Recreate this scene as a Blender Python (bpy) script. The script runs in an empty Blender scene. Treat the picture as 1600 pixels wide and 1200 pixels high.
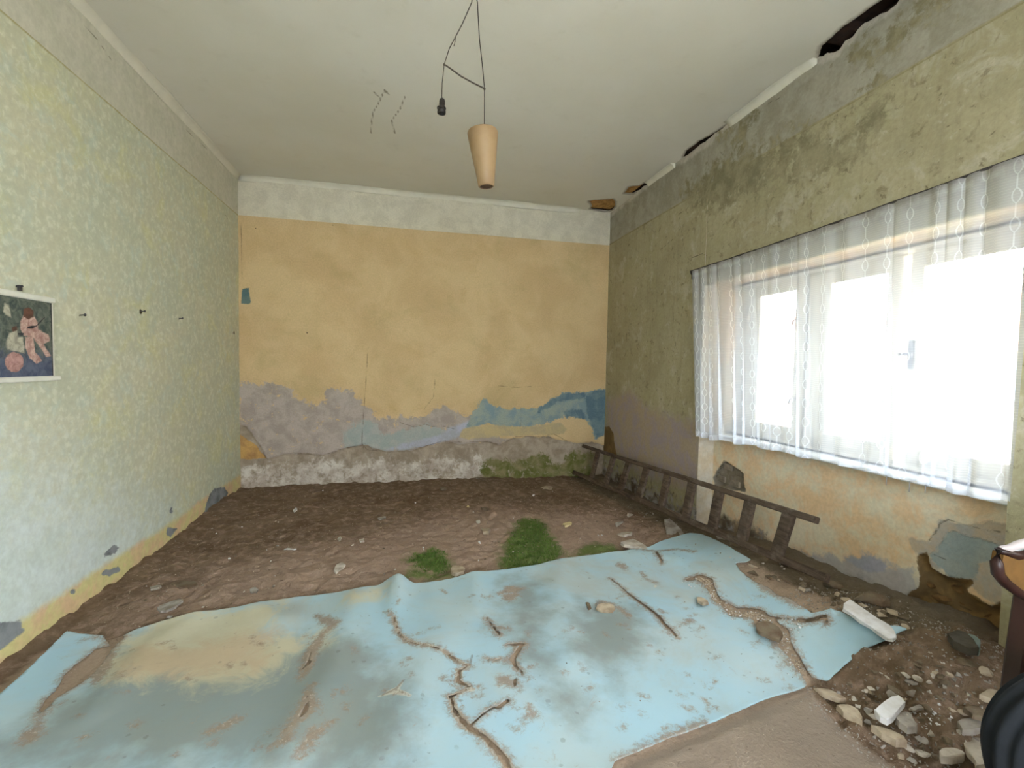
import bpy, bmesh, math, random
import numpy as np
from mathutils import Vector, Matrix, noise as mnoise

random.seed(7); np.random.seed(7)
PI = math.pi
scene = bpy.context.scene
COL = scene.collection

# ------------------------------------------------------------------ camera, sky, light, exposure
F_PX, PITCH, ROLL, YAW, CAM_H = 711.0, -0.0433, 0.0183, 0.2234, 1.2484
XL, XR, YB, H = -1.606, 2.226, 4.9, 3.0          # left wall, right wall, far wall, ceiling height
YF = -1.7                                         # wall behind the camera
NX, NY0, NY1, NZ = 2.36, 1.25, 3.137, 1.89        # window niche: depth plane, sides, soffit
cy_, sy_ = math.cos(YAW), math.sin(YAW); cp_, sp_ = math.cos(PITCH), math.sin(PITCH)
FW = Vector((sy_*cp_, cy_*cp_, sp_)); r0 = Vector((cy_, -sy_, 0)); u0 = r0.cross(FW)
RT = r0*math.cos(ROLL) + u0*math.sin(ROLL); UP = -r0*math.sin(ROLL) + u0*math.cos(ROLL)
CAM = Vector((0, 0, CAM_H))
cd = bpy.data.cameras.new('camera'); cam = bpy.data.objects.new('camera', cd); COL.objects.link(cam)
cam.matrix_world = Matrix(((RT.x, UP.x, -FW.x, 0), (RT.y, UP.y, -FW.y, 0), (RT.z, UP.z, -FW.z, CAM_H), (0, 0, 0, 1)))
cd.sensor_fit = 'HORIZONTAL'; cd.sensor_width = 36.0; cd.lens = F_PX/1600*36.0; cd.clip_start = 0.02
scene.camera = cam

scene.view_settings.view_transform = 'Standard'; scene.view_settings.look = 'None'
scene.view_settings.gamma = 1.0; scene.view_settings.use_curve_mapping = False
scene.view_settings.exposure = 0.0

world = bpy.data.worlds.new('sky'); scene.world = world; world.use_nodes = True
wb = world.node_tree.nodes['Background']
wb.inputs[0].default_value = (0.85, 0.915, 1.0, 1); wb.inputs[1].default_value = 26.0

def area(name, loc, rot, sx, sy, power, col):
    l = bpy.data.lights.new(name, 'AREA'); l.shape = 'RECTANGLE'; l.size = sx; l.size_y = sy
    l.energy = power; l.color = col
    o = bpy.data.objects.new(name, l); o.location = loc; o.rotation_euler = rot; COL.objects.link(o)
    return o
# area lamps added as daylight: right-wall window inferred, rear-wall window made up for fill
area('daylight_rear_right', (2.44, -0.55, 1.38), (0, PI/2, 0), 1.0, 1.4, 9, (0.93, 0.98, 1.0))
area('fill_rear', (0.35, YF-0.2, 1.45), (PI/2, 0, 0), 1.5, 1.3, 7, (0.94, 0.98, 1.0))
# daylight entering through the visible window
pl = area('daylight_window_portal', (2.74, 2.15, 1.315), (0, PI/2, 0), 1.11, 1.75, 1, (1, 1, 1)); pl.data.cycles.is_portal = True

# ------------------------------------------------------------------ helpers
def ray(px, py): return FW + RT*((px-800)/F_PX) - UP*((py-600)/F_PX)
def at(px, py, ax, v):
    d = ray(px, py); t = (v-CAM[ax])/d[ax]; return CAM + d*t
def ss(a, b, x):
    t = np.clip((np.asarray(x, float)-a)/(b-a), 0, 1); return t*t*(3-2*t)
_lat = np.random.RandomState(3).rand(256, 256)
def vnoise(x, y):
    x = np.asarray(x, float); y = np.asarray(y, float)
    xi = np.floor(x).astype(int); yi = np.floor(y).astype(int); fx = x-xi; fy = y-yi
    fx = fx*fx*(3-2*fx); fy = fy*fy*(3-2*fy)
    a = _lat[xi & 255, yi & 255]; b = _lat[(xi+1) & 255, yi & 255]; c = _lat[xi & 255, (yi+1) & 255]; d = _lat[(xi+1) & 255, (yi+1) & 255]
    return (a*(1-fx)+b*fx)*(1-fy)+(c*(1-fx)+d*fx)*fy
def fbm(x, y, sc, octv=4, g=0.5):
    s = 0; a = 1; n = 0
    for i in range(octv):
        s = s+a*(vnoise(np.asarray(x)*sc+17.3*i, np.asarray(y)*sc+5.1*i)-0.5); n += a; a *= g; sc *= 2.03
    return s/n*2
def gz(x, y):
    """ground height of the dirt floor, metres (heap of rubble towards the right wall)"""
    x = np.asarray(x, float); y = np.asarray(y, float)
    h = 0.13*ss(1.45, 2.05, x)*ss(0.9, 1.3, y)*(1-ss(2.2, 3.3, y))
    h = h+0.05*ss(1.5, 1.9, x)*ss(0.2, 1.0, y)*(1-ss(1.5, 2.0, y))
    h = h-0.03*ss(3.6, 4.6, y)*ss(0.5, 1.8, x)
    h = h+0.018*fbm(x, y, 1.7, 2)
    return h
def gat(px, py, lift=0.0):
    z = 0.0
    for _ in range(14):
        p = at(px, py, 2, z); z = 0.5*z+0.5*(float(gz(p.x, p.y))+lift)
    return at(px, py, 2, z)
def G(pts): return [(p.x, p.y) for p in (gat(*q) for q in pts)]
def WB(pts): return [(p.x, p.z) for p in (at(q[0], q[1], 1, YB) for q in pts)]
def WL(pts): return [(p.y, p.z) for p in (at(q[0], q[1], 0, XL) for q in pts)]
def WR(pts, X=XR): return [(p.y, p.z) for p in (at(q[0], q[1], 0, X) for q in pts)]
def CE(pts): return [(p.x, p.y) for p in (at(q[0], q[1], 2, H) for q in pts)]
def crop(ox, oy, s, pts): return [(ox+a/s, oy+b/s) for a, b in pts]

def dline(x, y, pts, closed=False):
    x = np.asarray(x, float).ravel(); y = np.asarray(y, float).ravel(); d = np.full(x.shape, 9e9)
    n = len(pts)
    for i in range(n if closed else n-1):
        ax, ay = pts[i]; bx, by = pts[(i+1) % n]; ex, ey = bx-ax, by-ay
        t = np.clip(((x-ax)*ex+(y-ay)*ey)/max(ex*ex+ey*ey, 1e-12), 0, 1)
        d = np.minimum(d, (x-ax-t*ex)**2+(y-ay-t*ey)**2)
    return np.sqrt(d)
def sdp(x, y, poly):
    """signed distance, positive inside"""
    x = np.asarray(x, float).ravel(); y = np.asarray(y, float).ravel(); d = dline(x, y, poly, True)
    ins = np.zeros(x.shape, bool); n = len(poly)
    for i in range(n):
        ax, ay = poly[i]; bx, by = poly[(i+1) % n]
        if ay == by: continue
        c = (ay > y) != (by > y); xx = (bx-ax)*(y-ay)/(by-ay)+ax
        ins ^= c & (x < xx)
    return np.where(ins, d, -d)
def stroke(x, y, pts, ws):
    """signed distance to a polyline with a width at each vertex"""
    x = np.asarray(x, float).ravel(); y = np.asarray(y, float).ravel(); out = np.full(x.shape, -9e9)
    for i in range(len(pts)-1):
        ax, ay = pts[i]; bx, by = pts[i+1]; ex, ey = bx-ax, by-ay
        t = np.clip(((x-ax)*ex+(y-ay)*ey)/max(ex*ex+ey*ey, 1e-12), 0, 1)
        d = np.hypot(x-ax-t*ex, y-ay-t*ey); out = np.maximum(out, ws[i]*(1-t)+ws[i+1]*t-d)
    return out
def umax(*a):
    r = a[0]
    for b in a[1:]: r = np.maximum(r, b)
    return r

def sc(r, g, b):
    f = lambda c: c/12.92 if c <= 0.04045 else ((c+0.055)/1.055)**2.4
    return (f(r/255), f(g/255), f(b/255), 1)

class NT:
    def __init__(s, name):
        s.m = bpy.data.materials.new(name); s.m.use_nodes = True; s.t = s.m.node_tree; s.t.nodes.clear()
        s.out = s.t.nodes.new('ShaderNodeOutputMaterial'); s.co = s.t.nodes.new('ShaderNodeTexCoord').outputs['Object']
    def put(s, sock, v):
        if v is None: return
        if hasattr(v, 'links') or hasattr(v, 'is_linked'): s.t.links.new(v, sock)
        else:
            if sock.type == 'RGBA' and len(v) == 3: v = (*v, 1)
            sock.default_value = v
    def n(s, typ, ins=None, **pr):
        nd = s.t.nodes.new(typ)
        for k, v in pr.items(): setattr(nd, k, v)
        for k, v in (ins or {}).items(): s.put(nd.inputs[k], v)
        return nd
    def math(s, op, a, b=0.0, c=None, clamp=False):
        nd = s.n('ShaderNodeMath', {0: a, 1: b}, operation=op, use_clamp=clamp)
        if c is not None: s.put(nd.inputs[2], c)
        return nd.outputs[0]
    def noise(s, scale, detail=4, rough=0.55, dist=0.0, vec=None):
        return s.n('ShaderNodeTexNoise', {'Vector': vec or s.co, 'Scale': scale, 'Detail': detail, 'Roughness': rough, 'Distortion': dist}).outputs[0]
    def attr(s, name): return s.n('ShaderNodeAttribute', attribute_name=name).outputs['Fac']
    def rng(s, v, a, b, c=0.0, d=1.0, smooth=True):
        return s.n('ShaderNodeMapRange', {0: v, 1: a, 2: b, 3: c, 4: d}, interpolation_type='SMOOTHSTEP' if smooth else 'LINEAR').outputs[0]
    def mix(s, f, a, b, mode='MIX'):
        nd = s.n('ShaderNodeMix', data_type='RGBA', blend_type=mode)
        s.put(nd.inputs[0], f); s.put(nd.inputs[6], a); s.put(nd.inputs[7], b); return nd.outputs[2]
    def mapping(s, scale, rot=(0, 0, 0)):
        return s.n('ShaderNodeMapping', {0: s.co, 'Scale': scale, 'Rotation': rot}).outputs[0]
    def bump(s, h, strength=0.3, dist=0.01, nrm=None):
        nd = s.n('ShaderNodeBump', {'Height': h, 'Strength': strength, 'Distance': dist}); s.put(nd.inputs['Normal'], nrm) if nrm else None
        return nd.outputs[0]
    def bsdf(s, col, rough=0.9, nrm=None, metal=0.0, spec=0.3, **kw):
        nd = s.n('ShaderNodeBsdfPrincipled', {'Base Color': col, 'Roughness': rough, 'Metallic': metal, 'Specular IOR Level': spec})
        if nrm is not None: s.put(nd.inputs['Normal'], nrm)
        for k, v in kw.items(): s.put(nd.inputs[k], v)
        return nd.outputs[0]
    def done(s, sh): s.t.links.new(sh, s.out.inputs[0]); return s.m

def simple(name, col, rough=0.7, var=0.12, scale=20, bumps=0.2, metal=0.0, col2=None, dist=0.004, spec=0.3):
    t = NT(name); nz = t.noise(scale, 5, 0.6)
    c2 = col2 or tuple(c*(1-var*2.2) for c in col[:3])
    c = t.mix(t.rng(nz, 0.35, 0.7), col, c2)
    return t.done(t.bsdf(c, rough, t.bump(t.noise(scale*3, 4, 0.6), bumps, dist), metal, spec))

def tagk(o, label=None, cat=None, group=None, kind=None):
    if label: o['label'] = label
    if cat: o['category'] = cat
    if group: o['group'] = group
    if kind: o['kind'] = kind
    return o
def link_mesh(name, me, mat=None, parent=None):
    o = bpy.data.objects.new(name, me); COL.objects.link(o)
    if mat: me.materials.append(mat)
    if parent: o.parent = parent
    return o
def empty(name, loc=(0, 0, 0), rotz=0.0, **kw):
    o = bpy.data.objects.new(name, None); o.location = loc; o.rotation_euler = (0, 0, rotz); o.empty_display_size = 0.1
    COL.objects.link(o); return tagk(o, **kw)
def np_mesh(name, V, Fc, attrs=None, smooth=True):
    V = np.asarray(V, np.float32); me = bpy.data.meshes.new(name)
    Fc = np.asarray(Fc, np.int32); k = Fc.shape[1]
    me.vertices.add(len(V)); me.vertices.foreach_set('co', V.ravel())
    me.loops.add(Fc.size); me.loops.foreach_set('vertex_index', Fc.ravel())
    me.polygons.add(len(Fc)); me.polygons.foreach_set('loop_start', np.arange(0, Fc.size, k, dtype=np.int32))
    me.polygons.foreach_set('loop_total', np.full(len(Fc), k, np.int32))
    me.update(calc_edges=True)
    if smooth: me.polygons.foreach_set('use_smooth', np.ones(len(Fc), bool))
    for a, v in (attrs or {}).items():
        at_ = me.attributes.new(a, 'FLOAT', 'POINT'); at_.data.foreach_set('value', np.asarray(v, np.float32).ravel())
    return me
def bm_obj(name, bm, mat, parent=None, smooth=False):
    me = bpy.data.meshes.new(name); bmesh.ops.recalc_face_normals(bm, faces=bm.faces); bm.to_mesh(me); bm.free()
    if smooth: me.polygons.foreach_set('use_smooth', np.ones(len(me.polygons), bool))
    return link_mesh(name, me, mat, parent)
def add_box(bm, lo, hi, mtx=None, bevel=0.0):
    b = bmesh.new(); bmesh.ops.create_cube(b, size=1)
    for v in b.verts: v.co = Vector([lo[i]+(v.co[i]+0.5)*(hi[i]-lo[i]) for i in range(3)])
    if bevel > 0: bmesh.ops.bevel(b, geom=b.edges[:], offset=bevel, segments=1, affect='EDGES', profile=0.5)
    if mtx: b.transform(mtx)
    me = bpy.data.meshes.new('t'); b.to_mesh(me); b.free(); bm.from_mesh(me); bpy.data.meshes.remove(me)
def box_obj(name, lo, hi, mat, parent=None, bevel=0.0, mtx=None):
    bm = bmesh.new(); add_box(bm, lo, hi, mtx, bevel); return bm_obj(name, bm, mat, parent)
def add_tube(bm, pts, r, seg=8, cap=True):
    pts = [Vector(p) for p in pts]; rs = r if isinstance(r, (list, tuple)) else [r]*len(pts); rings = []
    ref = Vector((0, 0, 1))
    for i, p in enumerate(pts):
        d = (pts[min(i+1, len(pts)-1)]-pts[max(i-1, 0)]).normalized()
        a = d.cross(ref)
        if a.length < 1e-3: a = d.cross(Vector((1, 0, 0)))
        a.normalize(); b = d.cross(a).normalized()
        rings.append([bm.verts.new(p+(a*math.cos(t)+b*math.sin(t))*rs[i]) for t in (2*PI*k/seg for k in range(seg))])
    for i in range(len(rings)-1):
        for k in range(seg):
            bm.faces.new((rings[i][k], rings[i][(k+1) % seg], rings[i+1][(k+1) % seg], rings[i+1][k]))
    if cap: bm.faces.new(rings[0]); bm.faces.new(rings[-1][::-1])
def add_lathe(bm, prof, seg=24, c=(0, 0, 0), close=False):
    rings = []
    for r, z in prof:
        rings.append([bm.verts.new((c[0]+r*math.cos(2*PI*k/seg), c[1]+r*math.sin(2*PI*k/seg), c[2]+z)) for k in range(seg)])
    n = len(rings)
    for i in range(n if close else n-1):
        for k in range(seg):
            a = rings[i]; b = rings[(i+1) % n]; bm.faces.new((a[k], a[(k+1) % seg], b[(k+1) % seg], b[k]))
    return rings

def grid(u0, u1, v0, v1, step):
    nu = max(2, int(round((u1-u0)/step))+1); nv = max(2, int(round((v1-v0)/step))+1)
    U, V = np.meshgrid(np.linspace(u0, u1, nu), np.linspace(v0, v1, nv), indexing='ij')
    i = np.arange(nu-1)[:, None]*nv+np.arange(nv-1)[None, :]
    Q = np.stack([i, i+nv, i+nv+1, i+1], -1).reshape(-1, 4)
    return U.ravel(), V.ravel(), Q
def clip(P, Q, sd):
    """triangulate quads, keep sd>0, cut the border triangles; P is (n,k) of any per-vertex values"""
    T = np.concatenate([Q[:, [0, 1, 2]], Q[:, [0, 2, 3]]]); ins = sd > 0; c = ins[T].sum(1)
    keep = [T[c == 3]]; newP = []; cache = {}; base = len(P); tris = []
    def cut(a, b):
        k = (a, b) if a < b else (b, a)
        if k not in cache:
            t = sd[a]/(sd[a]-sd[b]); newP.append(P[a]*(1-t)+P[b]*t); cache[k] = base+len(newP)-1
        return cache[k]
    for t in T[(c == 1) | (c == 2)].tolist():
        f = [ins[j] for j in t]
        if sum(f) == 1:
            i = f.index(True); a, b, d = t[i], t[(i+1) % 3], t[(i+2) % 3]; tris.append((a, cut(a, b), cut(a, d)))
        else:
            i = f.index(False); a, b, d = t[i], t[(i+1) % 3], t[(i+2) % 3]; ab, ad = cut(a, b), cut(a, d)
            tris.append((ab, b, d)); tris.append((ab, d, ad))
    T2 = np.concatenate(keep+([np.array(tris)] if tris else []))
    P2 = np.concatenate([P, np.array(newP)]) if newP else P
    used = np.unique(T2); mp = -np.ones(len(P2), int); mp[used] = np.arange(len(used))
    return P2[used], mp[T2]

# ------------------------------------------------------------------ layered wall material
def wall_mat(name, base, layers, cracks=(), bump_sc=60, bump_st=0.25, mottles=(), streak=0.0, rough=0.92, grime=None):
    """base: (colour, colour2, noise scale); layers: (attribute, colour, colour2, edge noise amplitude m, softness m, relief)"""
    t = NT(name); fine = t.noise(bump_sc, 5, 0.62); mid = t.noise(7, 6, 0.62, 0.4); e1 = t.noise(16, 8, 0.68, 0.3)
    col = t.mix(t.rng(t.noise(base[2], 5, 0.6, 0.5), 0.36, 0.66), base[0], base[1])
    for c, s_, lo, hi, k in mottles:
        col = t.mix(t.math('MULTIPLY', t.rng(t.noise(s_, 6, 0.65, 0.6), lo, hi), k), col, c)
    if streak:
        sv = t.mapping((26, 26, 1.2)); col = t.mix(t.math('MULTIPLY', t.rng(t.noise(1.0, 4, 0.6, 0, sv), 0.5, 0.75), streak), col, tuple(c*0.6 for c in base[0][:3]))
    hgt = t.math('MULTIPLY', fine, 0.35); en = t.math('SUBTRACT', e1, 0.5)
    for a, c1, c2, amp, soft, rel in layers:
        v = t.math('MULTIPLY_ADD', en, amp*2, t.attr(a)); f = t.rng(v, -soft, soft)
        lc = t.mix(t.rng(mid, 0.38, 0.62), c1, c2); col = t.mix(f, col, lc)
        if rel: hgt = t.math('MULTIPLY_ADD', f, rel, hgt)
    for a, w, cc in cracks:
        v = t.math('MULTIPLY_ADD', t.math('SUBTRACT', t.noise(45, 5, 0.7), 0.5), w*1.5, t.attr(a)); f = t.rng(v, w, w*0.25)
        col = t.mix(t.math('MULTIPLY', f, 0.55), col, cc); hgt = t.math('MULTIPLY_ADD', f, -0.8, hgt)
    # fine grain of the paint
    col = t.mix(0.22, col, t.mix(t.rng(fine, 0.3, 0.7), (0.45, 0.44, 0.42), (1, 1, 1)), 'MULTIPLY')
    return t.done(t.bsdf(col, rough, t.bump(hgt, bump_st, 0.012), spec=0.2))

# ================================================================== FAR WALL (wall_back)
X, Z, Q = grid(XL-0.02, XR+0.16, -0.12, H+0.02, 0.0115)
c6 = lambda p: crop(350, 480, 4, p); c7 = lambda p: crop(650, 560, 4, p)
lil = WB(c6([(90, 480), (350, 478), (400, 500), (435, 560), (520, 592), (640, 585), (645, 510), (780, 525), (900, 620), (950, 700), (1080, 685), (1250, 690), (1340, 620), (1450, 650), (1545, 695)])
      + [(760, 670), (800, 690), (790, 705), (640, 715), (500, 720), (376, 722)])
teal = WB(c7([(320, 430), (370, 330), (425, 240), (450, 270), (480, 300), (570, 320), (650, 310), (760, 315), (850, 250), (950, 215), (1100, 205), (1190, 195), (1200, 300), (1190, 450), (1120, 510), (1090, 420), (1060, 380), (980, 350), (900, 370), (800, 410), (700, 430), (560, 440), (450, 410)]))
dteal = WB(c7([(1060, 240), (1110, 206), (1200, 195), (1200, 460), (1130, 505), (1095, 420), (1070, 330)]))
dteal2 = WB(c7([(770, 310), (850, 252), (950, 216), (1060, 208), (1060, 250), (960, 260), (880, 275), (840, 310), (760, 340)]))
dteal3 = WB(c7([(920, 330), (1040, 320), (1060, 380), (940, 370)]))
ptl = WB(c6([(740, 785), (880, 700), (960, 740), (975, 800), (1170, 765), (1260, 735), (1400, 760), (1380, 830), (1180, 890), (1000, 905), (760, 890)]))
pblue = WB(c6([(1130, 850), (1350, 800), (1400, 760), (1560, 700), (1500, 800), (1260, 875), (1000, 895)]))
cream = WB(c7([(290, 440), (450, 415), (700, 430), (900, 400), (945, 440), (920, 470), (800, 480), (560, 485), (330, 505), (270, 490)]))
ecorner = WB(c6([(90, 790), (200, 870), (262, 945), (140, 955), (90, 950)]))
brk = WB(c6([(60, 700), (150, 760), (270, 945), (430, 912), (620, 927), (760, 885), (880, 862), (1010, 902), (1180, 892), (1260, 872), (1370, 842), (1500, 855)]) +
         c7([(300, 530), (450, 520), (520, 540), (620, 492), (800, 490), (950, 520), (1100, 525), (1200, 540)]) + [(1000, 800), (376, 800)])
eff = WB(c6([(100, 1010), (180, 1010), (235, 985), (400, 1005), (600, 955), (800, 990), (1000, 955), (1200, 985), (1350, 950), (1500, 965)]) + [(745, 712), (775, 722), (775, 760), (376, 800)])
moss = WB(c7([(410, 650), (440, 630), (520, 640), (600, 650), (700, 615), (800, 600), (860, 660), (920, 650), (960, 600), (1010, 590), (1110, 600), (1130, 760), (410, 760)]))
btop = WB([(378, 452), (388, 450), (392, 475), (377, 474)])
topw = Z-2.628
holes_b = umax(*[0.006-np.hypot(X-p[0], Z-p[1]) for p in WB([(480, 520), (690, 437), (400, 357), (520, 352)])])
crk = [c6([(900, 250), (885, 500), (870, 700), (862, 850), (875, 890)]), c6([(1320, 450), (1310, 560), (1250, 640)]), c6([(1100, 720), (1190, 750), (1260, 730), (1300, 745), (1360, 740), (1440, 760)]),
       c7([(510, 170), (620, 180), (720, 175)]), c7([(655, 310), (655, 420)]), c7([(0, 570), (160, 515), (300, 525), (430, 518), (520, 535)]), c6([(430, 908), (620, 925), (760, 880), (870, 860), (890, 890), (1010, 900)]),
       c7([(560, 520), (620, 490), (800, 488), (860, 470), (950, 520)]), crop(350, 200, 4, [(105, 600), (110, 700), (115, 960)])]
cb = np.min([dline(X, Z, WB(c)) for c in crk], 0)
sbrk = sdp(X, Z, brk)+0.02*fbm(X, Z, 9, 3)
sml = umax(sdp(X, Z, dteal), sdp(X, Z, dteal2), sdp(X, Z, dteal3))
Yd = YB+0.012*ss(-0.004, 0.006, sbrk)+0.004*fbm(X, Z, 3, 3)+0.010*ss(-0.01, 0.02, sbrk)*fbm(X, Z, 14, 4)
drop = -Z+0.0+0.0*X
lap = ss(-0.0, 0.012, topw)*0.0
m = wall_mat('far_wall_plaster', (sc(222, 196, 150), sc(212, 184, 138), 2.2),
    [('top', sc(226, 220, 200), sc(214, 208, 188), 0.003, 0.004, 0.2),
     ('lil', sc(190, 178, 168), sc(172, 160, 150), 0.13, 0.014, -0.3),
     ('ptl', sc(166, 176, 172), sc(182, 184, 178), 0.10, 0.02, -0.2),
     ('pblue', sc(188, 192, 208), sc(176, 178, 186), 0.03, 0.02, 0),
     ('teal', sc(136, 158, 164), sc(162, 172, 162), 0.09, 0.010, -0.4),
     ('dteal', sc(98, 124, 138), sc(124, 146, 152), 0.06, 0.014, 0),
     ('cream', sc(204, 186, 140), sc(190, 174, 140), 0.03, 0.012, 0),
     ('brk', sc(184, 170, 152), sc(156, 142, 124), 0.03, 0.005, -1.2),
     ('ecorner', sc(206, 166, 104), sc(176, 138, 90), 0.02, 0.006, 0.3),
     ('eff', sc(222, 216, 206), sc(186, 172, 158), 0.24, 0.04, 0.5),
     ('moss', sc(104, 108, 56), sc(146, 138, 100), 0.15, 0.02, 0.3),
     ('btop', sc(88, 116, 118), sc(110, 130, 124), 0.02, 0.004, 0),
     ('dots', sc(60, 48, 34), sc(60, 48, 34), 0.004, 0.003, -0.6)],
    cracks=[('crk', 0.0065, sc(96, 78, 56))], mottles=[(sc(200, 172, 120), 5, 0.55, 0.8, 0.5), (sc(176, 160, 112), 1.6, 0.5, 0.75, 0.4)], bump_sc=70, bump_st=0.42)
me = np_mesh('wall_back', np.stack([X, Yd, Z], 1), Q[:, ::-1], dict(top=topw, lil=np.minimum(sdp(X, Z, lil), 0.035), ptl=sdp(X, Z, ptl), pblue=sdp(X, Z, pblue), teal=sdp(X, Z, teal),
     dteal=sml, cream=sdp(X, Z, cream), brk=sbrk, ecorner=sdp(X, Z, ecorner), eff=np.minimum(sdp(X, Z, eff), 0.022), moss=np.minimum(sdp(X, Z, moss), 0.03), btop=sdp(X, Z, btop), dots=holes_b, crk=cb))
tagk(link_mesh('wall_back', me, m), kind='structure', label='ochre yellow far wall with peeling teal and lilac paint and mossy foot')

# ================================================================== LEFT WALL
Y, Z, Q = grid(YF-0.02, YB+0.02, -0.12, H+0.02, 0.014)
c3 = lambda p: crop(0, 600, 4, p); c4 = lambda p: crop(0, 900, 4, p); c2 = lambda p: crop(0, 300, 4, p)
grey = [c3([(1280, 800), (1290, 750), (1312, 690), (1340, 652), (1400, 645), (1425, 680), (1400, 740), (1340, 800)]), c3([(640, 1085), (660, 1050), (710, 1010), (745, 1025), (720, 1060)]),
        c3([(630, 1200), (650, 1165), (740, 1145), (750, 1165), (690, 1200)]), c3([(1060, 800), (1075, 765), (1085, 800), (1070, 815)]), c3([(1050, 890), (1110, 905), (1070, 960), (1040, 940)]),
        c4([(-60, 300), (130, 278), (155, 350), (90, 400), (0, 470), (-80, 520)]), c4([(440, 90), (470, 85), (470, 105), (450, 110)])]
gsd = umax(*[sdp(Y, Z, WL(g)) for g in grey])
lowz = 0.115-0.02*fbm(Y, Z*0, 3, 3)-Z
topl = Z-2.628
dotl = umax(*[r-np.hypot(Y-p[0], Z-p[1]) for p, r in zip(WL([(125, 493), (220, 487), (280, 498), (366, 520), (360, 566)]), (.008, .016, .008, .016, .008))])
crk = [c2([(1400, 130), (1420, 160), (1430, 180)]), c2([(1480, 90), (1540, 110)]), c3([(1440, 490), (1450, 640)]), c2([(1500, 140), (1505, 240), (1510, 360), (1512, 540)]), c2([(1490, 380), (1520, 400)]),
       c2([(1470, 1160), (1470, 1210)]), c2([(1450, 880), (1470, 880), (1470, 900)]), crop(0, 0, 4, [(380, 0), (440, 60), (600, 240), (700, 380)]), crop(0, 0, 4, [(1160, 810), (1290, 930)])]
cl = np.min([dline(Y, Z, WL(c)) for c in crk], 0)
Xd = XL+0.004*fbm(Y, Z, 2.2, 3)-0.006*ss(-0.003, 0.006, gsd)
m = wall_mat('left_wall_distemper', (sc(200, 203, 178), sc(208, 206, 178), 3.0),
    [('window_glow', sc(214, 224, 220), sc(206, 216, 208), 0.5, 0.45, 0),  # paler, cooler lower wall: window light painted into the colour
     ('top', sc(212, 208, 190), sc(204, 202, 182), 0.003, 0.004, 0.15),
     ('edge', sc(170, 160, 110), sc(180, 170, 120), 0.004, 0.004, 0),
     ('low', sc(216, 206, 146), sc(222, 190, 150), 0.03, 0.025, -0.1),
     ('grey', sc(142, 146, 148), sc(104, 106, 108), 0.02, 0.004, -0.8),
     ('dots', sc(70, 62, 44), sc(70, 62, 44), 0.012, 0.004, -0.6)],
    cracks=[('crk', 0.006, sc(110, 100, 74))], mottles=[(sc(214, 212, 160), 3.5, 0.5, 0.68, 0.6), (sc(200, 212, 198), 9, 0.5, 0.7, 0.6), (sc(226, 226, 206), 34, 0.52, 0.62, 0.45)], bump_sc=34, bump_st=0.35)
me = np_mesh('wall_left', np.stack([Xd, Y, Z], 1), Q[:, ::-1], dict(window_glow=0.85-Z-0.55*np.clip(Y-2.2, 0, 9), top=topl, edge=0.006-abs(topl+0.004), low=lowz, grey=gsd, dots=dotl, crk=cl))
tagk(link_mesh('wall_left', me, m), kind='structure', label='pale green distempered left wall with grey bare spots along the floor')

# ================================================================== RIGHT WALL with niche (one mesh)
W2 = (-1.25, 0.15, 0.85, 1.9)                      # opening of the second window behind the camera (y0,y1,z0,z1)
VV = []; QQ = []; off = 0
def rect_yz(y0, y1, z0, z1, x, step=0.013):
    global off
    U, V, q = grid(y0, y1, z0, z1, step); VV.append(np.stack([np.full_like(U, x), U, V], 1)); QQ.append(q+off); off += len(U)
def rect_xy(x0, x1, y0, y1, z, step=0.02, flip=False):
    global off
    U, V, q = grid(x0, x1, y0, y1, step); VV.append(np.stack([U, V, np.full_like(U, z)], 1)); QQ.append((q if not flip else q[:, ::-1])+off); off += len(U)
def rect_xz(x0, x1, y, z0, z1, step=0.014, flip=False):
    global off
    U, V, q = grid(x0, x1, z0, z1, step); VV.append(np.stack([U, np.full_like(U, y), V], 1)); QQ.append((q if not flip else q[:, ::-1])+off); off += len(U)
WIN_Z0, WIN_Z1, WY0, WY1 = 0.76, 1.87, 1.275, 3.03
rect_yz(NY1, YB+0.05, -0.12, 3.02, XR); rect_yz(NY0, NY1, NZ, 3.02, XR)
rect_yz(W2[1], NY0, -0.12, 3.02, XR, 0.02); rect_yz(YF, W2[0], -0.12, 3.02, XR, 0.1)
rect_yz(W2[0], W2[1], -0.12, W2[2], XR, 0.1); rect_yz(W2[0], W2[1], W2[3], 3.02, XR, 0.1)
rect_yz(NY0, NY1, -0.12, WIN_Z0, NX, 0.0115)                       # parapet below the window
rect_yz(WY1, NY1, WIN_Z0, NZ, NX, 0.02); rect_yz(NY0, WY0, WIN_Z0, NZ, NX, 0.02); rect_yz(WY0, WY1, WIN_Z1, NZ, NX, 0.02)
rect_xz(XR, NX, NY1, -0.12, NZ); rect_xz(XR, NX, NY0, -0.12, NZ, flip=True); rect_xy(XR, NX, NY0, NY1, NZ)
OX = 2.76                                                          # outer face of the masonry
rect_xz(NX, OX, WY1, WIN_Z0, WIN_Z1, 0.05); rect_xz(NX, OX, WY0, WIN_Z0, WIN_Z1, 0.05, True); rect_xy(NX, OX, WY0, WY1, WIN_Z1, 0.05); rect_xy(NX, OX, WY0, WY1, WIN_Z0, 0.05, True)
rect_xz(XR, OX, W2[1], W2[2], W2[3], 0.1); rect_xz(XR, OX, W2[0], W2[2], W2[3], 0.1, True); rect_xy(XR, OX, W2[0], W2[1], W2[3], 0.1); rect_xy(XR, OX, W2[0], W2[1], W2[2], 0.1, True)
V = np.concatenate(VV); Q = np.concatenate(QQ); Xw, Y, Z = V[:, 0].copy(), V[:, 1], V[:, 2]
inn = Xw > XR+0.1; upper = ~inn
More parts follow.
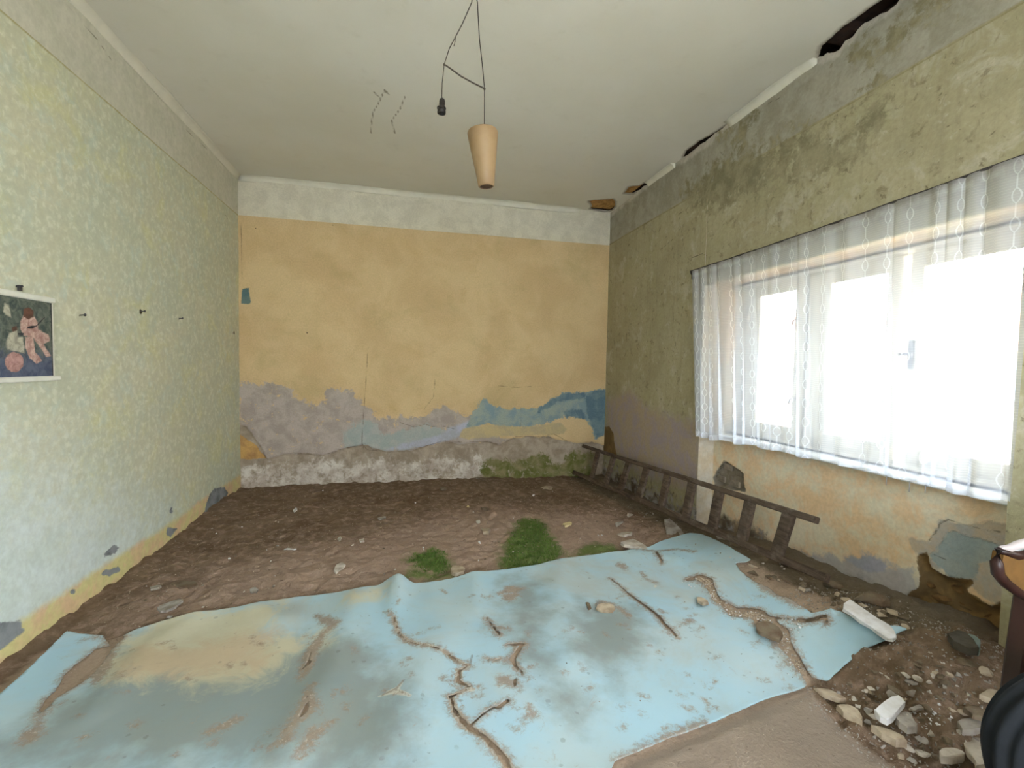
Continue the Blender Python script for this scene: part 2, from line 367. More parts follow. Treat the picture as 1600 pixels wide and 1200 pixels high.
c8 = lambda p: crop(1300, 750, 4.8, p); ct = lambda p: crop(850, 150, 4, p); cn = lambda p: crop(1060, 500, 2.963, p); cr = lambda p: crop(1200, 0, 4, p)
NR = lambda p: WR(p, NX)
teal = NR(c8([(900, 390), (1120, 440), (1300, 520), (1300, 610), (1230, 620), (1100, 620), (1080, 740), (900, 740), (830, 690), (770, 620), (720, 560), (790, 520), (850, 420)]))
gpl = NR(c8([(800, 310), (870, 300), (950, 330), (1100, 320), (1500, 340), (1500, 900), (1240, 940), (1100, 850), (1000, 740), (760, 660), (640, 560), (590, 510), (575, 440), (720, 460)]))
ston = NR(c8([(640, 560), (700, 545), (740, 660), (870, 740), (980, 745), (1050, 730), (1075, 780), (1020, 830), (1200, 950), (1290, 880), (1330, 1300), (600, 1300), (380, 1000), (400, 890), (520, 900), (640, 800), (650, 650)]))
lowp = NR(c8([(-700, 520), (-400, 490), (-300, 560), (0, 565), (110, 590), (300, 560), (430, 640), (600, 690), (640, 760), (620, 1100), (-700, 1100)]) )
lilb = NR(c8([(110, 600), (300, 562), (420, 650), (400, 690), (280, 690), (200, 650)]))
dirtl = NR([(1110, 795), (1180, 828), (1240, 870), (1300, 898), (1340, 906), (1362, 925), (1400, 950), (1430, 1000), (1100, 1000)])
brick = NR(cn([(165, 770), (160, 730), (185, 685), (212, 650), (240, 670), (300, 710), (300, 750), (314, 800)]))
lilA = WR([(948, 625), (985, 610), (1015, 640), (1050, 650), (1092, 660), (1092, 770), (1000, 740), (948, 700)])
crn = WR(c7([(1180, 430), (1210, 425), (1235, 470), (1245, 560), (1260, 620), (1170, 600)]))
molds = [cr([(0, 980), (100, 860), (300, 840), (560, 880), (640, 930), (500, 1010), (300, 1100), (0, 1100)]), cr([(600, 560), (680, 540), (700, 780), (640, 800)]), ct([(1300, 400), (1600, 300), (1600, 480), (1400, 520)]),
         [(1070, 300), (1140, 240), (1220, 230), (1180, 300), (1100, 330)], cr([(520, 330), (800, 150), (1000, 40), (900, 0), (1100, 0), (900, 200), (600, 420)]), ct([(1100, 230), (1180, 190), (1300, 70), (1330, 120), (1200, 290)])]
mold = umax(*[sdp(Y, Z, WR(g)) for g in molds])
crkA = [ct([(840, 740), (860, 860), (880, 970), (905, 1020), (920, 1060)]), ct([(905, 1020), (985, 985), (1025, 1000), (1030, 1050)]), ct([(820, 880), (730, 960)]), ct([(820, 740), (880, 720), (910, 680)]),
        ct([(1320, 100), (1390, 50), (1480, 10)]), ct([(1095, 340), (1130, 380), (1160, 410)]), ct([(820, 1020), (850, 1060), (860, 1110)]),
        [(1062, 470), (1075, 492), (1070, 500)], [(1066, 480), (1060, 520), (1050, 560), (1068, 640)], [(1055, 455), (1050, 520), (1062, 560)], [(1016, 380), (1016, 640)],
        ct([(410, 740), (430, 980), (425, 1200)])]
crkB = [c8([(720, 460), (790, 370), (810, 320), (870, 300), (950, 330)]), c8([(740, 550), (830, 590), (890, 630)]), c8([(1060, 350), (1180, 380), (1260, 390)]), c8([(740, 855), (840, 905), (990, 990)]), cn([(160, 550), (160, 620), (150, 700)]),
        cn([(220, 705), (300, 735)]), cn([(165, 730), (185, 690), (210, 650), (240, 668), (295, 705), (300, 750), (314, 795)])]
cA = np.min([dline(Y, Z, WR(c)) for c in crkA], 0); cB = np.min([dline(Y, Z, NR(c)) for c in crkB], 0)
crk = np.where(inn, cB, np.where(Xw < XR+0.01, cA, 1.0))
def only(msk, v): return np.where(msk, v, -1.0)
parap = (Xw > NX-0.001) & (Z <= WIN_Z0+0.001) & (Xw < NX+0.001)
sst = only(parap, sdp(Y, Z, ston)+0.015*fbm(Y, Z, 12, 3)); sbr = only(parap, sdp(Y, Z, brick))
top = np.where(Xw < XR+0.01, Z-2.640, -1.0)
und = only(Xw < XR+0.01, sdp(Y, Z, WR([(948, 345), (1000, 300), (1140, 200), (1290, 86), (1500, -80), (1500, -120), (1140, 180), (980, 290)])))
disp = 0.004*fbm(Y, Z, 2.5, 3)+ss(0, 0.03, sst)*(0.06+0.05*fbm(Y, Z, 7, 4))+0.03*ss(-0.002, 0.012, sbr)*(1+0.4*fbm(Y, Z, 30, 3))
low_w = ss(0.9, 0.0, Z)*((Xw < XR+0.01)*1.0+parap)*0.012*fbm(Y, Z, 5, 3)
isx = (Xw < XR+0.001) | parap
rag = 0.045*ss(2.24, 2.16, Y)*ss(1.2, 1.5, Y)+0.022*ss(2.9, 3.0, Y)*ss(3.55, 3.42, Y)+0.012*ss(4.0, 4.1, Y)*ss(4.5, 4.4, Y)
V[:, 2] = np.where(Xw < XR+0.001, Z-ss(2.85, 3.0, Z)*rag*(1+0.9*fbm(Y, Y*0, 14, 3)), Z); Z = V[:, 2]
V[:, 0] = Xw+np.where(isx, disp+low_w, 0)
# keep seams shut where wall faces meet returns
edge = np.minimum.reduce([abs(Y-NY1), abs(Y-NY0)]); k = np.where(isx, ss(0.0, 0.03, edge)*ss(0, 0.02, abs(Z-NZ)), 1); V[:, 0] = Xw+(V[:, 0]-Xw)*k
m = wall_mat('right_wall_plaster', (sc(178, 170, 138), sc(166, 158, 126), 1.8),
    [('nic', sc(230, 218, 190), sc(234, 202, 160), 0.04, 0.02, 0),
     ('ret', sc(224, 216, 200), sc(214, 198, 170), 0.03, 0.02, 0),
     ('top', sc(174, 169, 152), sc(158, 153, 134), 0.003, 0.004, 0.2),
     ('edge', sc(126, 118, 80), sc(136, 130, 86), 0.004, 0.004, 0),
     ('und', sc(206, 200, 186), sc(190, 184, 170), 0.04, 0.02, 0.3),
     ('lilA', sc(168, 156, 158), sc(176, 160, 138), 0.10, 0.06, 0),
     ('crn', sc(118, 96, 62), sc(140, 112, 74), 0.02, 0.005, -1),
     ('mold', sc(136, 130, 102), sc(162, 154, 124), 0.35, 0.06, -0.2),
     ('gpl', sc(182, 178, 170), sc(196, 178, 152), 0.03, 0.008, -0.4),
     ('low', sc(192, 188, 184), sc(184, 176, 172), 0.08, 0.02, -0.2),
     ('lilb', sc(176, 174, 188), sc(170, 170, 180), 0.03, 0.01, 0),
     ('teal', sc(156, 168, 168), sc(166, 172, 166), 0.03, 0.006, -0.5),
     ('brick', sc(150, 142, 130), sc(128, 116, 98), 0.012, 0.004, -1),
     ('dirt', sc(104, 92, 78), sc(150, 132, 110), 0.07, 0.03, -0.4),
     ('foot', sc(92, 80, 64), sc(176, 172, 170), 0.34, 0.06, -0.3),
     ('ston', sc(122, 100, 70), sc(156, 124, 82), 0.02, 0.004, -1)],
    cracks=[('crk', 0.0055, sc(84, 78, 60))], mottles=[(sc(170, 164, 128), 3.2, 0.48, 0.72, 0.7), (sc(196, 190, 168), 6, 0.52, 0.7, 0.6), (sc(128, 120, 92), 13, 0.56, 0.70, 0.7), (sc(98, 90, 68), 26, 0.60, 0.70, 0.65), (sc(206, 198, 176), 19, 0.60, 0.72, 0.5)], bump_sc=48, bump_st=0.5, streak=0.3)
nic = only((Xw > NX-0.02) | (Xw > XR+0.02), 0.3+0*Y); ret = only((abs(Y-NY1) < 1e-4) & (Xw > XR-0.01), 0.2+0*Y)
nic = np.where((Z > NZ-0.001) & (Xw < XR+0.01), -1, nic)
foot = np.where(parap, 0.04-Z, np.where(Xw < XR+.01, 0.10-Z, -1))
me = np_mesh('wall_right', V, Q[:, ::-1], dict(foot=foot, nic=nic, ret=ret, top=top, edge=np.where(Xw < XR+.01, 0.006-abs(top+0.004), -1), und=und, lilA=only(Xw < XR+0.01, sdp(Y, Z, lilA)), crn=only(Xw < XR+.01, sdp(Y, Z, crn)), mold=only(Xw < XR+.01, mold),
     gpl=only(parap, sdp(Y, Z, gpl)), low=only(parap, sdp(Y, Z, lowp)), lilb=only(parap, sdp(Y, Z, lilb)), teal=only(parap, sdp(Y, Z, teal)), brick=sbr, dirt=only(parap, sdp(Y, Z, dirtl)), ston=sst, crk=crk))
wall_right = tagk(link_mesh('wall_right', me, m), kind='structure', label='khaki mouldy right wall with the window niche and crumbling plaster')

# bricks bared inside the broken patch of the niche wall
brick_m = simple('bare_brick', sc(150, 138, 122), 0.95, 0.15, 30, 0.5)
bmb = bmesh.new(); add_box(bmb, (-0.02, -0.055, -0.03), (0.02, 0.055, 0.03), bevel=0.006)
bme = bpy.data.meshes.new('brick'); bmb.to_mesh(bme); bmb.free(); bme.materials.append(brick_m)
for px, py in [(1128, 748), (1139, 730), (1150, 756), (1141, 765)]:
    p = at(px, py, 0, NX+0.024); b = bpy.data.objects.new('brick', bme); COL.objects.link(b); b.location = (NX+0.032, p.y, p.z); b.parent = wall_right
    b.rotation_euler = (random.uniform(-.05, .05), 0, 0); b.scale = (1, 0.8, 0.8)
# rough stones bared in the hole at the foot of the niche wall
stone_m = simple('brown_rubble_stone', sc(128, 98, 62), 0.95, 0.2, 14, 0.9, col2=sc(84, 64, 40), dist=0.01)
def rock_mesh(seed, sx, sy, sz, n=11, flat=0.0):
    rnd = random.Random(seed); bm = bmesh.new()
    for i in range(n):
        v = Vector((rnd.gauss(0, 1), rnd.gauss(0, 1), rnd.gauss(0, 1))).normalized()
        if flat: v = Vector((v.x, v.y, max(-flat, min(flat, v.z))/flat*0.8))
        bm.verts.new((v.x*sx/2*rnd.uniform(.82, 1.05), v.y*sy/2*rnd.uniform(.82, 1.05), v.z*sz/2*rnd.uniform(.85, 1.0)))
    r = bmesh.ops.convex_hull(bm, input=bm.verts); dead = [g for g in r['geom_interior'] if isinstance(g, bmesh.types.BMVert)]
    bmesh.ops.delete(bm, geom=dead, context='VERTS')
    zm = min(v.co.z for v in bm.verts)
    bmesh.ops.translate(bm, verts=bm.verts, vec=(0, 0, -zm))
    bmesh.ops.bevel(bm, geom=bm.edges[:], offset=min(sx, sy, sz)*0.05, segments=1, affect='EDGES', profile=0.6, clamp_overlap=True)
    bmesh.ops.recalc_face_normals(bm, faces=bm.faces)
    me = bpy.data.meshes.new('rock'); bm.to_mesh(me); bm.free(); return me
for i, (px, py, w, h) in enumerate([(1455, 905, .10, .08), (1478, 930, .13, .07), (1505, 922, .10, .06), (1450, 940, .12, .08), (1490, 955, .14, .07), (1525, 950, .12, .08), (1440, 885, .05, .05), (1530, 975, .12, .06)]):
    p = at(px, py, 0, NX+0.05); me = rock_mesh(900+i, .10, w, h, 12); me.materials.append(stone_m)
    o = link_mesh('stone', me, None, wall_right); o.location = (NX+0.065, p.y, p.z-h/2); o.rotation_euler = (random.uniform(-.5, .1), 0, 0)

# ================================================================== REAR WALL (behind camera) with opening added for fill light
rear_m = simple('rear_wall_distemper', sc(214, 210, 186), 0.9, 0.05, 4, 0.1)
bm = bmesh.new(); RW = (-0.45, 1.15, 0.8, 2.1); y0, y1 = YF-0.25, YF
for lo, hi in [((XL-.3, y0, -.1), (RW[0], y1, 3.1)), ((RW[1], y0, -.1), (OX, y1, 3.1)), ((RW[0], y0, -.1), (RW[1], y1, RW[2])), ((RW[0], y0, RW[3]), (RW[1], y1, 3.1))]: add_box(bm, lo, hi)
tagk(bm_obj('wall_rear', bm, rear_m), kind='structure')

# ================================================================== CEILING with broken edge
X, Y, Q = grid(XL-0.02, XR+0.12, YF-0.02, YB+0.03, 0.016)
gaps = [[(1280, 90), (1284, 70), (1318, 40), (1355, 12), (1372, 0), (1410, -32), (1500, -100), (1560, -110), (1500, -60), (1425, 0), (1385, 28), (1335, 62), (1300, 92)],
        ct([(870, 395), (890, 350), (980, 290), (1070, 240), (1170, 170), (1185, 190), (1130, 240), (1060, 280), (980, 325), (900, 400)]),
        ct([(500, 610), (530, 572), (600, 568), (690, 520), (710, 525), (640, 575), (560, 612)]),
        ct([(278, 655), (430, 640), (445, 655), (445, 690), (425, 712), (380, 722), (285, 705), (300, 685)])]
gsd = umax(*[sdp(X, Y, CE(g)) for g in gaps])+0.010*fbm(X, Y, 22, 3)
CR = [crop(0, 0, 4, [(0, 0), (1, 1)])]
sag = -0.02*ss(1.7, 2.2, X)*fbm(Y*0, Y, 2.5, 2)
Zc = H+0.003*fbm(X, Y, 2, 3)+sag
scr = [[(601, 140), (592, 160), (583, 175), (580, 195), (580, 208)], [(603, 142), (608, 148)], [(633, 150), (625, 170), (612, 188), (617, 208)], [(590, 150), (584, 143)]]
scd = np.min([dline(X, Y, CE(c)) for c in scr], 0)
ccr = [crop(350, 200, 4, [(325, 100), (325, 270)]), crop(350, 200, 4, [(355, 110), (352, 270)]), [(800, 150), (806, 158)]]
t = NT('ceiling_limewash'); col = t.mix(t.rng(t.noise(0.9, 4, 0.55), 0.35, 0.7), sc(226, 223, 210), sc(218, 214, 198))
col = t.mix(t.math('MULTIPLY', t.rng(t.noise(5, 6, 0.7), 0.55, 0.8), 0.25), col, sc(186, 180, 156))
v = t.math('MULTIPLY_ADD', t.math('SUBTRACT', t.noise(40, 5, 0.7), 0.5), 0.012, t.attr('scd'))
col = t.mix(t.math('MULTIPLY', t.rng(v, 0.010, 0.002), 0.75), col, sc(126, 116, 92))
v2 = t.math('MULTIPLY_ADD', t.math('SUBTRACT', t.noise(30, 5, 0.7), 0.5), 0.03, t.attr('gap'))
col = t.mix(t.math('MULTIPLY', t.rng(v2, -0.03, -0.002), 0.6), col, sc(122, 106, 84))
ceil_m = t.done(t.bsdf(col, 0.95, t.bump(t.noise(18, 5, 0.6), 0.12, 0.01), spec=0.1))
P = np.stack([X, Y, Zc, scd, gsd], 1)
P2, T2 = clip(P, Q, -gsd)
me = np_mesh('ceiling', P2[:, :3], T2[:, ::-1], dict(scd=P2[:, 3], gap=P2[:, 4]))
ceil = tagk(link_mesh('ceiling', me, ceil_m), kind='structure', label='off-white ceiling with broken gaps along the right wall')
sm = ceil.modifiers.new('thick', 'SOLIDIFY'); sm.thickness = 0.012; sm.offset = -1
bark = simple('dark_roof_boards', sc(62, 44, 32), 0.95, 0.3, 8, 0.6, col2=sc(30, 22, 18))
reed = simple('reed_lath', sc(186, 142, 84), 0.9, 0.25, 30, 0.7, col2=sc(140, 102, 60))
bm = bmesh.new(); add_box(bm, (XL-.3, YF-.3, 3.09), (2.85, 5.3, 3.12)); add_box(bm, (XR+0.13, YF-.3, 2.80), (XR+0.17, 5.3, 3.12)); add_box(bm, (XR+0.02, YF-.3, 2.80), (XR+0.15, 5.3, 2.86)); add_box(bm, (XL-.3, YB+.02, 2.9), (2.85, YB+.06, 3.12)); add_box(bm, (XL-.06, YF-.3, 2.9), (XL-.02, 5.3, 3.12))
bm_obj('roof_board', bm, bark, ceil)
for yy in np.arange(0.7, 4.2, 0.33):
    box_obj('joist', (1.7, yy, 3.04), (2.36, yy+0.12, 3.09), bark, ceil, 0.004)
# reed matting seen in the two holes next to the far corner
bm = bmesh.new()
for k in range(42): add_tube(bm, [(1.80, 4.50+k*0.0085, 3.016), (2.20, 4.49+k*0.0085, 3.018)], 0.0048, 5)
for k in range(14): add_tube(bm, [(2.09+k*0.008, 4.10, 3.018), (2.09+k*0.008, 4.46, 3.018)], 0.0048, 5)
tagk(bm_obj('reed_mat', bm, reed, ceil), kind='stuff')
# rough lip of plaster hanging at the edges
# coves between ceiling and walls
cove_m = simple('cove_plaster', sc(226, 222, 204), 0.9, 0.05, 6, 0.15)
def cove(name, p0, p1, inward, r=0.055, seg=6, jitter=0.003, n=40, parent=None, mat=None, drop=0.0):
    p0, p1, inw = Vector(p0), Vector(p1), Vector(inward); bm = bmesh.new(); rows = []
    for i in range(n+1):
        p = p0.lerp(p1, i/n); rr = r*(1+0.12*mnoise.noise(p*3))+jitter*mnoise.noise(p*20); row = []
        for k in range(seg+1):
            a = PI/2*k/seg; row.append(bm.verts.new(p+inw*(rr*(1-math.sin(a)))+Vector((0, 0, -rr*(1-math.cos(a))-drop))))
        rows.append(row+[bm.verts.new(p+Vector((0, 0, 0.004))-inw*0.004)])
    for i in range(n):
        for k in range(seg+1): bm.faces.new((rows[i][k], rows[i+1][k], rows[i+1][k+1], rows[i][k+1]))
        bm.faces.new((rows[i][seg+1], rows[i+1][seg+1], rows[i+1][0], rows[i][0]))
    bm.faces.new(rows[0][::-1]); bm.faces.new(rows[-1])
    return tagk(bm_obj(name, bm, mat or cove_m, parent, True), kind='structure')
cove('trim_1', (XL, YF, H), (XL, YB, H), (1, 0, 0), 0.05)
cove('trim_2', (XL, YB, H), (1.86, YB, H), (0, -1, 0), 0.05)
cove('trim_3', (XR+0.004, 3.60, H+.004), (XR+.004, 4.05, H+.004), (-1, 0, 0), 0.05, n=20)
cove('trim_4', (XR+0.004, 2.20, H+.004), (XR+.004, 2.92, H+.004), (-1, 0, 0), 0.055, n=20, jitter=0.012)

# ================================================================== FLOOR (dirt)
X, Y, Q = grid(XL-0.06, NX+0.16, YF-0.02, YB+0.08, 0.0145)
base = gz(X, Y)
mp1 = G([(782, 893), (778, 872), (790, 850), (805, 822), (812, 812), (835, 810), (852, 818), (862, 838), (880, 862), (872, 876), (845, 884), (800, 895)])
mp2 = G([(632, 872), (650, 862), (672, 856), (690, 862), (705, 880), (700, 895), (675, 893), (650, 885)])
mp3 = G([(885, 872), (905, 850), (935, 845), (965, 850), (980, 862), (940, 872)])
mp4 = G([(610, 905), (640, 880), (700, 890), (735, 900), (690, 912)])
mosd = umax(sdp(X, Y, mp1), sdp(X, Y, mp2), sdp(X, Y, mp3)-0.03, sdp(X, Y, mp4)-0.05)
smooth = sdp(X, Y, G([(930, 1215), (1040, 1165), (1262, 1078), (1290, 1110), (1330, 1150), (1400, 1200)])+[(1.25, 0.2), (0.3, 0.2)])
under = sdp(X, Y, [(-1.58, 0.2), (-1.5, 2.3), (0.3, 2.5), (1.5, 2.7), (1.9, 2.7), (2.0, 1.7), (1.45, 1.35), (0.7, 1.2), (0.5, 0.2)])
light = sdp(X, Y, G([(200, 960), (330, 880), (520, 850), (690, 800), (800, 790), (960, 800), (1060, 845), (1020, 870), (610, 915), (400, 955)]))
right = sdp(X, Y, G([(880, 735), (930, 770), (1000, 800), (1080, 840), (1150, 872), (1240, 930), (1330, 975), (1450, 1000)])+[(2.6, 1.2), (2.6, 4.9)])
rough = 1-ss(-0.05, 0.05, smooth)*0.85-ss(0, 0.1, under)*0.6
bil = np.abs(fbm(X, Y, 6, 3))
Zf = base+rough*(0.014*fbm(X, Y, 3.1, 4)+0.013*fbm(X, Y, 13, 3)+0.010*fbm(X, Y, 34, 2)+0.010*bil)-0.006+0.01*ss(0, 0.05, smooth)
rr = ss(1.35, 1.7, X)*ss(2.0, 1.5, Y)
Zf = Zf+rr*(0.035*fbm(X, Y, 8, 3)+0.02*fbm(X, Y, 22, 3))
lump = [((1375, 1050), 0.14, 0.018), ((1410, 1045), 0.14, 0.03), ((1500, 1010), 0.2, 0.05), ((1540, 1060), 0.2, 0.06), ((1370, 940), 0.10, 0.045)]
for q, w, hh in lump:
    p = gat(*q); Zf = Zf+hh*np.exp(-((X-p.x)**2+(Y-p.y)**2)/(w*w)*2.2)
Zf = np.where(under > 0.05, np.minimum(Zf, base+0.003), Zf)
t = NT('dirt_floor'); n1 = t.noise(2.2, 6, 0.65, 0.4); n2 = t.noise(14, 7, 0.7, 0.3); n3 = t.noise(85, 4, 0.6)
col = t.mix(t.rng(n1, 0.35, 0.68), sc(122, 103, 84), sc(104, 84, 66))
col = t.mix(t.rng(n2, 0.45, 0.7), col, sc(152, 130, 114))
en = t.math('SUBTRACT', n2, 0.5)
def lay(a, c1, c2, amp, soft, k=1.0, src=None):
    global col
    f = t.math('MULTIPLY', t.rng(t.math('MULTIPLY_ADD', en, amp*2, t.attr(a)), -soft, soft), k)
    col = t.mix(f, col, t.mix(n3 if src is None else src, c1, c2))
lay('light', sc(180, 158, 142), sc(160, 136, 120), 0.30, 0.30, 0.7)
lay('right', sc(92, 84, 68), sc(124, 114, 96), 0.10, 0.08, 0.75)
lay('under', sc(182, 162, 142), sc(150, 130, 112), 0.05, 0.03, 0.9)
lay('smooth', sc(160, 146, 132), sc(138, 124, 110), 0.03, 0.015, 0.95, n1)
lay('moss', sc(88, 108, 52), sc(104, 112, 66), 0.14, 0.05, 0.95)
# paler grit
vo = t.n('ShaderNodeTexVoronoi', {'Vector': t.co, 'Scale': 60.0}); g = t.math('MULTIPLY', t.rng(vo.outputs['Distance'], 0.22, 0.1), t.rng(t.noise(9, 4, 0.7), 0.52, 0.66))
col = t.mix(t.math('MULTIPLY', g, 0.7), col, sc(196, 182, 164))
dark = t.rng(t.noise(24, 6, 0.75), 0.40, 0.30); col = t.mix(t.math('MULTIPLY', dark, 0.6), col, sc(74, 58, 46))
hh = t.math('ADD', t.math('MULTIPLY', n2, 1.2), t.math('MULTIPLY_ADD', g, 0.3, t.math('MULTIPLY', n3, 0.35)))
dirt_m = t.done(t.bsdf(col, 0.97, t.bump(hh, 0.75, 0.02), spec=0.15))
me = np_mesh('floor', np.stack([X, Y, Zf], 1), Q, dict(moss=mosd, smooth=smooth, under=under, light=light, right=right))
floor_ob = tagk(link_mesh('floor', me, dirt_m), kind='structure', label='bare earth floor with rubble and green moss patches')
FX, FY = np.unique(X), np.unique(Y); FZ = Zf.reshape(len(FX), len(FY))
def fz(x, y):
    i = int(np.clip(np.searchsorted(FX, x)-1, 0, len(FX)-2)); j = int(np.clip(np.searchsorted(FY, y)-1, 0, len(FY)-2))
    return float(FZ[i:i+2, j:j+2].mean())

# ================================================================== LINOLEUM
X, Y, Q = grid(-1.60, 2.35, 0.35, 2.98, 0.0105)
outl = [(105, 991), (122, 995), (142, 996), (173, 998), (187, 1001), (215, 988), (255, 976), (320, 962), (352, 956), (400, 950), (424, 945), (460, 939), (505, 935), (560, 928), (590, 922), (604, 915), (614, 912), (632, 914), (648, 917), (690, 912),
        (735, 903), (770, 897), (800, 893), (845, 885), (880, 876), (935, 871), (985, 864), (1006, 862), (1018, 857), (1030, 851), (1060, 842), (1078, 837), (1095, 839), (1120, 849), (1150, 866), (1173, 879), (1165, 883), (1148, 884), (1157, 898), (1180, 915),
        (1200, 924), (1215, 938), (1232, 942), (1268, 966), (1292, 960), (1312, 962), (1345, 985), (1375, 992), (1400, 993), (1421, 995), (1402, 1003), (1380, 1012), (1352, 1022), (1322, 1045), (1303, 1062), (1293, 1072), (1272, 1068), (1262, 1070), (1259, 1080),
        (1235, 1088), (1200, 1099), (1150, 1122), (1100, 1143), (1040, 1165), (960, 1200)]
OUT = G(outl)+[(0.50, 1.13), (0.30, 1.02), (0.22, 0.9), (0.0, 0.72), (-0.45, 0.62), (-1.42, 0.55)]+G([(-60, 1150), (0, 1093), (50, 1045)])
hole = []                                          # (points, widths) in the photograph's pixels, width in metres
def H_(pts, ws): hole.append((G(pts), [w*(0.62 if max(ws) < 0.023 else 1.15) for w in ws]))
H_([(605, 966), (611, 970), (617, 976)], [.006, .004, .004])
H_(crop(400, 900, 4, [(860, 300), (890, 380), (940, 430), (1000, 455), (1080, 475), (1160, 500), (1240, 550), (1325, 592)]), [.009, .006, .008, .007, .006, .006, .010, .006])
H_(crop(400, 900, 4, [(1325, 592), (1270, 625), (1262, 690), (1330, 725)]), [.004, .011, .012, .006])
H_(crop(400, 900, 4, [(1330, 740), (1215, 795), (1240, 880), (1290, 950), (1330, 985), (1420, 1040), (1490, 1110), (1560, 1190), (1600, 1290)]), [.004, .008, .012, .016, .011, .013, .018, .019, .014])
H_(crop(400, 900, 4, [(1335, 980), (1440, 880), (1520, 845), (1570, 815)]), [.002, .006, .012, .012])
H_(crop(700, 900, 4, [(240, 290), (290, 350), (320, 400)]), [.006, .012, .010])
H_(crop(700, 900, 4, [(370, 455), (420, 458), (470, 452), (430, 500), (400, 550), (420, 590), (470, 640)]), [.007, .014, .012, .016, .016, .014, .006])
H_(crop(700, 900, 4, [(225, 545), (300, 553), (390, 545)]), [.002, .004, .009])
H_(crop(700, 900, 4, [(415, 670), (420, 710)]), [.010, .012])
H_(crop(700, 900, 4, [(1010, 35), (1090, 95), (1170, 160), (1250, 225), (1310, 275), (1350, 330), (1400, 370), (1435, 410)]), [.003, .010, .012, .014, .016, .014, .012, .003])
H_(crop(850, 800, 4, [(700, 275), (720, 310), (735, 340)]), [.014, .013, .008])
H_(crop(850, 800, 4, [(560, 252), (700, 262), (840, 250), (940, 262)]), [.003, .006, .004, .001])
H_(crop(850, 800, 4, [(900, 440), (960, 430), (1020, 455), (1045, 510), (1080, 570), (1130, 600), (1190, 650), (1260, 650), (1330, 660), (1370, 710), (1430, 750), (1480, 780), (1500, 850), (1550, 920), (1600, 1000), (1640, 1060), (1680, 1110)]),
   [.012, .022, .024, .016, .016, .018, .030, .034, .032, .034, .032, .028, .022, .018, .016, .012, .016])
H_(crop(850, 800, 4, [(1370, 680), (1450, 690), (1530, 700), (1620, 715)]), [.018, .012, .010, .012])
H_(crop(1200, 900, 4, [(190, 300), (240, 310), (300, 300), (350, 280), (370, 330)]), [.016, .020, .022, .018, .010])
H_(crop(400, 900, 4, [(340, 500), (330, 580), (290, 620)]), [.006, .012, .004])
H_(crop(400, 900, 4, [(320, 820), (310, 900), (270, 960)]), [.010, .014, .006])
tearL = sdp(X, Y, G(c4([(640, 385), (780, 400), (700, 470), (650, 545), (600, 620), (520, 690), (430, 740), (330, 810), (260, 900), (240, 880), (280, 800), (350, 740), (400, 640), (470, 570), (560, 500), (600, 465), (680, 450)])))
hs = umax(tearL, *[stroke(X, Y, p, w) for p, w in hole])
jag = 0.0032*fbm(X, Y, 26, 3)+0.0035*fbm(X, Y, 55, 2)
so = sdp(X, Y, OUT)
lsd = np.minimum(so+0.5*jag, -(hs+jag*1.3))
dirt = umax(*[stroke(X, Y, p, [a+0.012 for a in w]) for p, w in hole], tearL+0.01)
def D_(pts, ws):
    global dirt; dirt = np.maximum(dirt, stroke(X, Y, G(pts), ws))
D_(crop(400, 900, 4, [(380, 270), (430, 310), (490, 340), (420, 400), (380, 460), (340, 520), (320, 600), (270, 695)]), [.01, .03, .025, .02, .03, .03, .03, .008])
D_(crop(400, 900, 4, [(370, 735), (330, 790), (320, 860), (400, 900)]), [.006, .02, .03, .006])
D_(crop(400, 900, 4, [(310, 900), (270, 950), (210, 1010), (180, 1080), (105, 1110)]), [.04, .025, .02, .025, .004])
D_(crop(400, 900, 4, [(470, 960), (370, 1030), (300, 1120), (260, 1190)]), [.008, .022, .02, .01])
D_(c4([(640, 480), (620, 620), (600, 700)]), [.05, .04, .01]); D_(c4([(280, 850), (240, 950), (190, 1040), (140, 1030)]), [.02, .015, .03, .01])
D_(c4([(1300, 1000), (1400, 960), (1500, 920)]), [.015, .02, .015]); D_(c4([(500, 420), (620, 390)]), [.006, .012])
D_(crop(700, 900, 4, [(310, 130), (400, 100), (480, 90)]), [.01, .04, .008]); D_(crop(700, 900, 4, [(250, 155), (265, 145)]), [.01, .01]); D_(crop(700, 900, 4, [(380, 150), (420, 130)]), [.04, .03])
D_(crop(700, 900, 4, [(280, 350), (380, 350)]), [.02, .012]); D_(crop(700, 900, 4, [(500, 850), (530, 890), (460, 940)]), [.012, .022, .008]); D_(crop(700, 900, 4, [(350, 680), (420, 700), (440, 740)]), [.03, .02, .01])
D_(crop(700, 900, 4, [(1320, 230), (1340, 250)]), [.012, .015]); D_(crop(700, 900, 4, [(1420, 345), (1520, 300)]), [.004, .018]); D_(crop(700, 900, 4, [(960, 190), (1040, 200), (1130, 270)]), [.03, .02, .014])
D_(crop(850, 800, 4, [(480, 350), (500, 370)]), [.03, .02]); D_(crop(850, 800, 4, [(610, 400), (640, 440), (700, 465)]), [.012, .010, .012])
D_(crop(850, 800, 4, [(1280, 410), (1420, 500), (1600, 590)]), [.02, .045, .05]); D_(crop(850, 800, 4, [(1390, 800), (1450, 860)]), [.012, .02])
D_(crop(700, 900, 4, [(1040, 1190), (1200, 1120), (1330, 1060), (1480, 1000), (1600, 950)]), [.008, .01, .016, .02, .012])
D_([(600, 1087), (615, 1092), (630, 1095)], [.001, .003, .001])
_r = random.Random(5)
for _ in range(70):
    q = (_r.uniform(620, 1230), _r.uniform(930, 1150)); a_ = _r.uniform(.001, .006)
    D_([q, (q[0]+_r.uniform(-14, 14), q[1]+_r.uniform(-8, 8))], [a_, a_*.6])
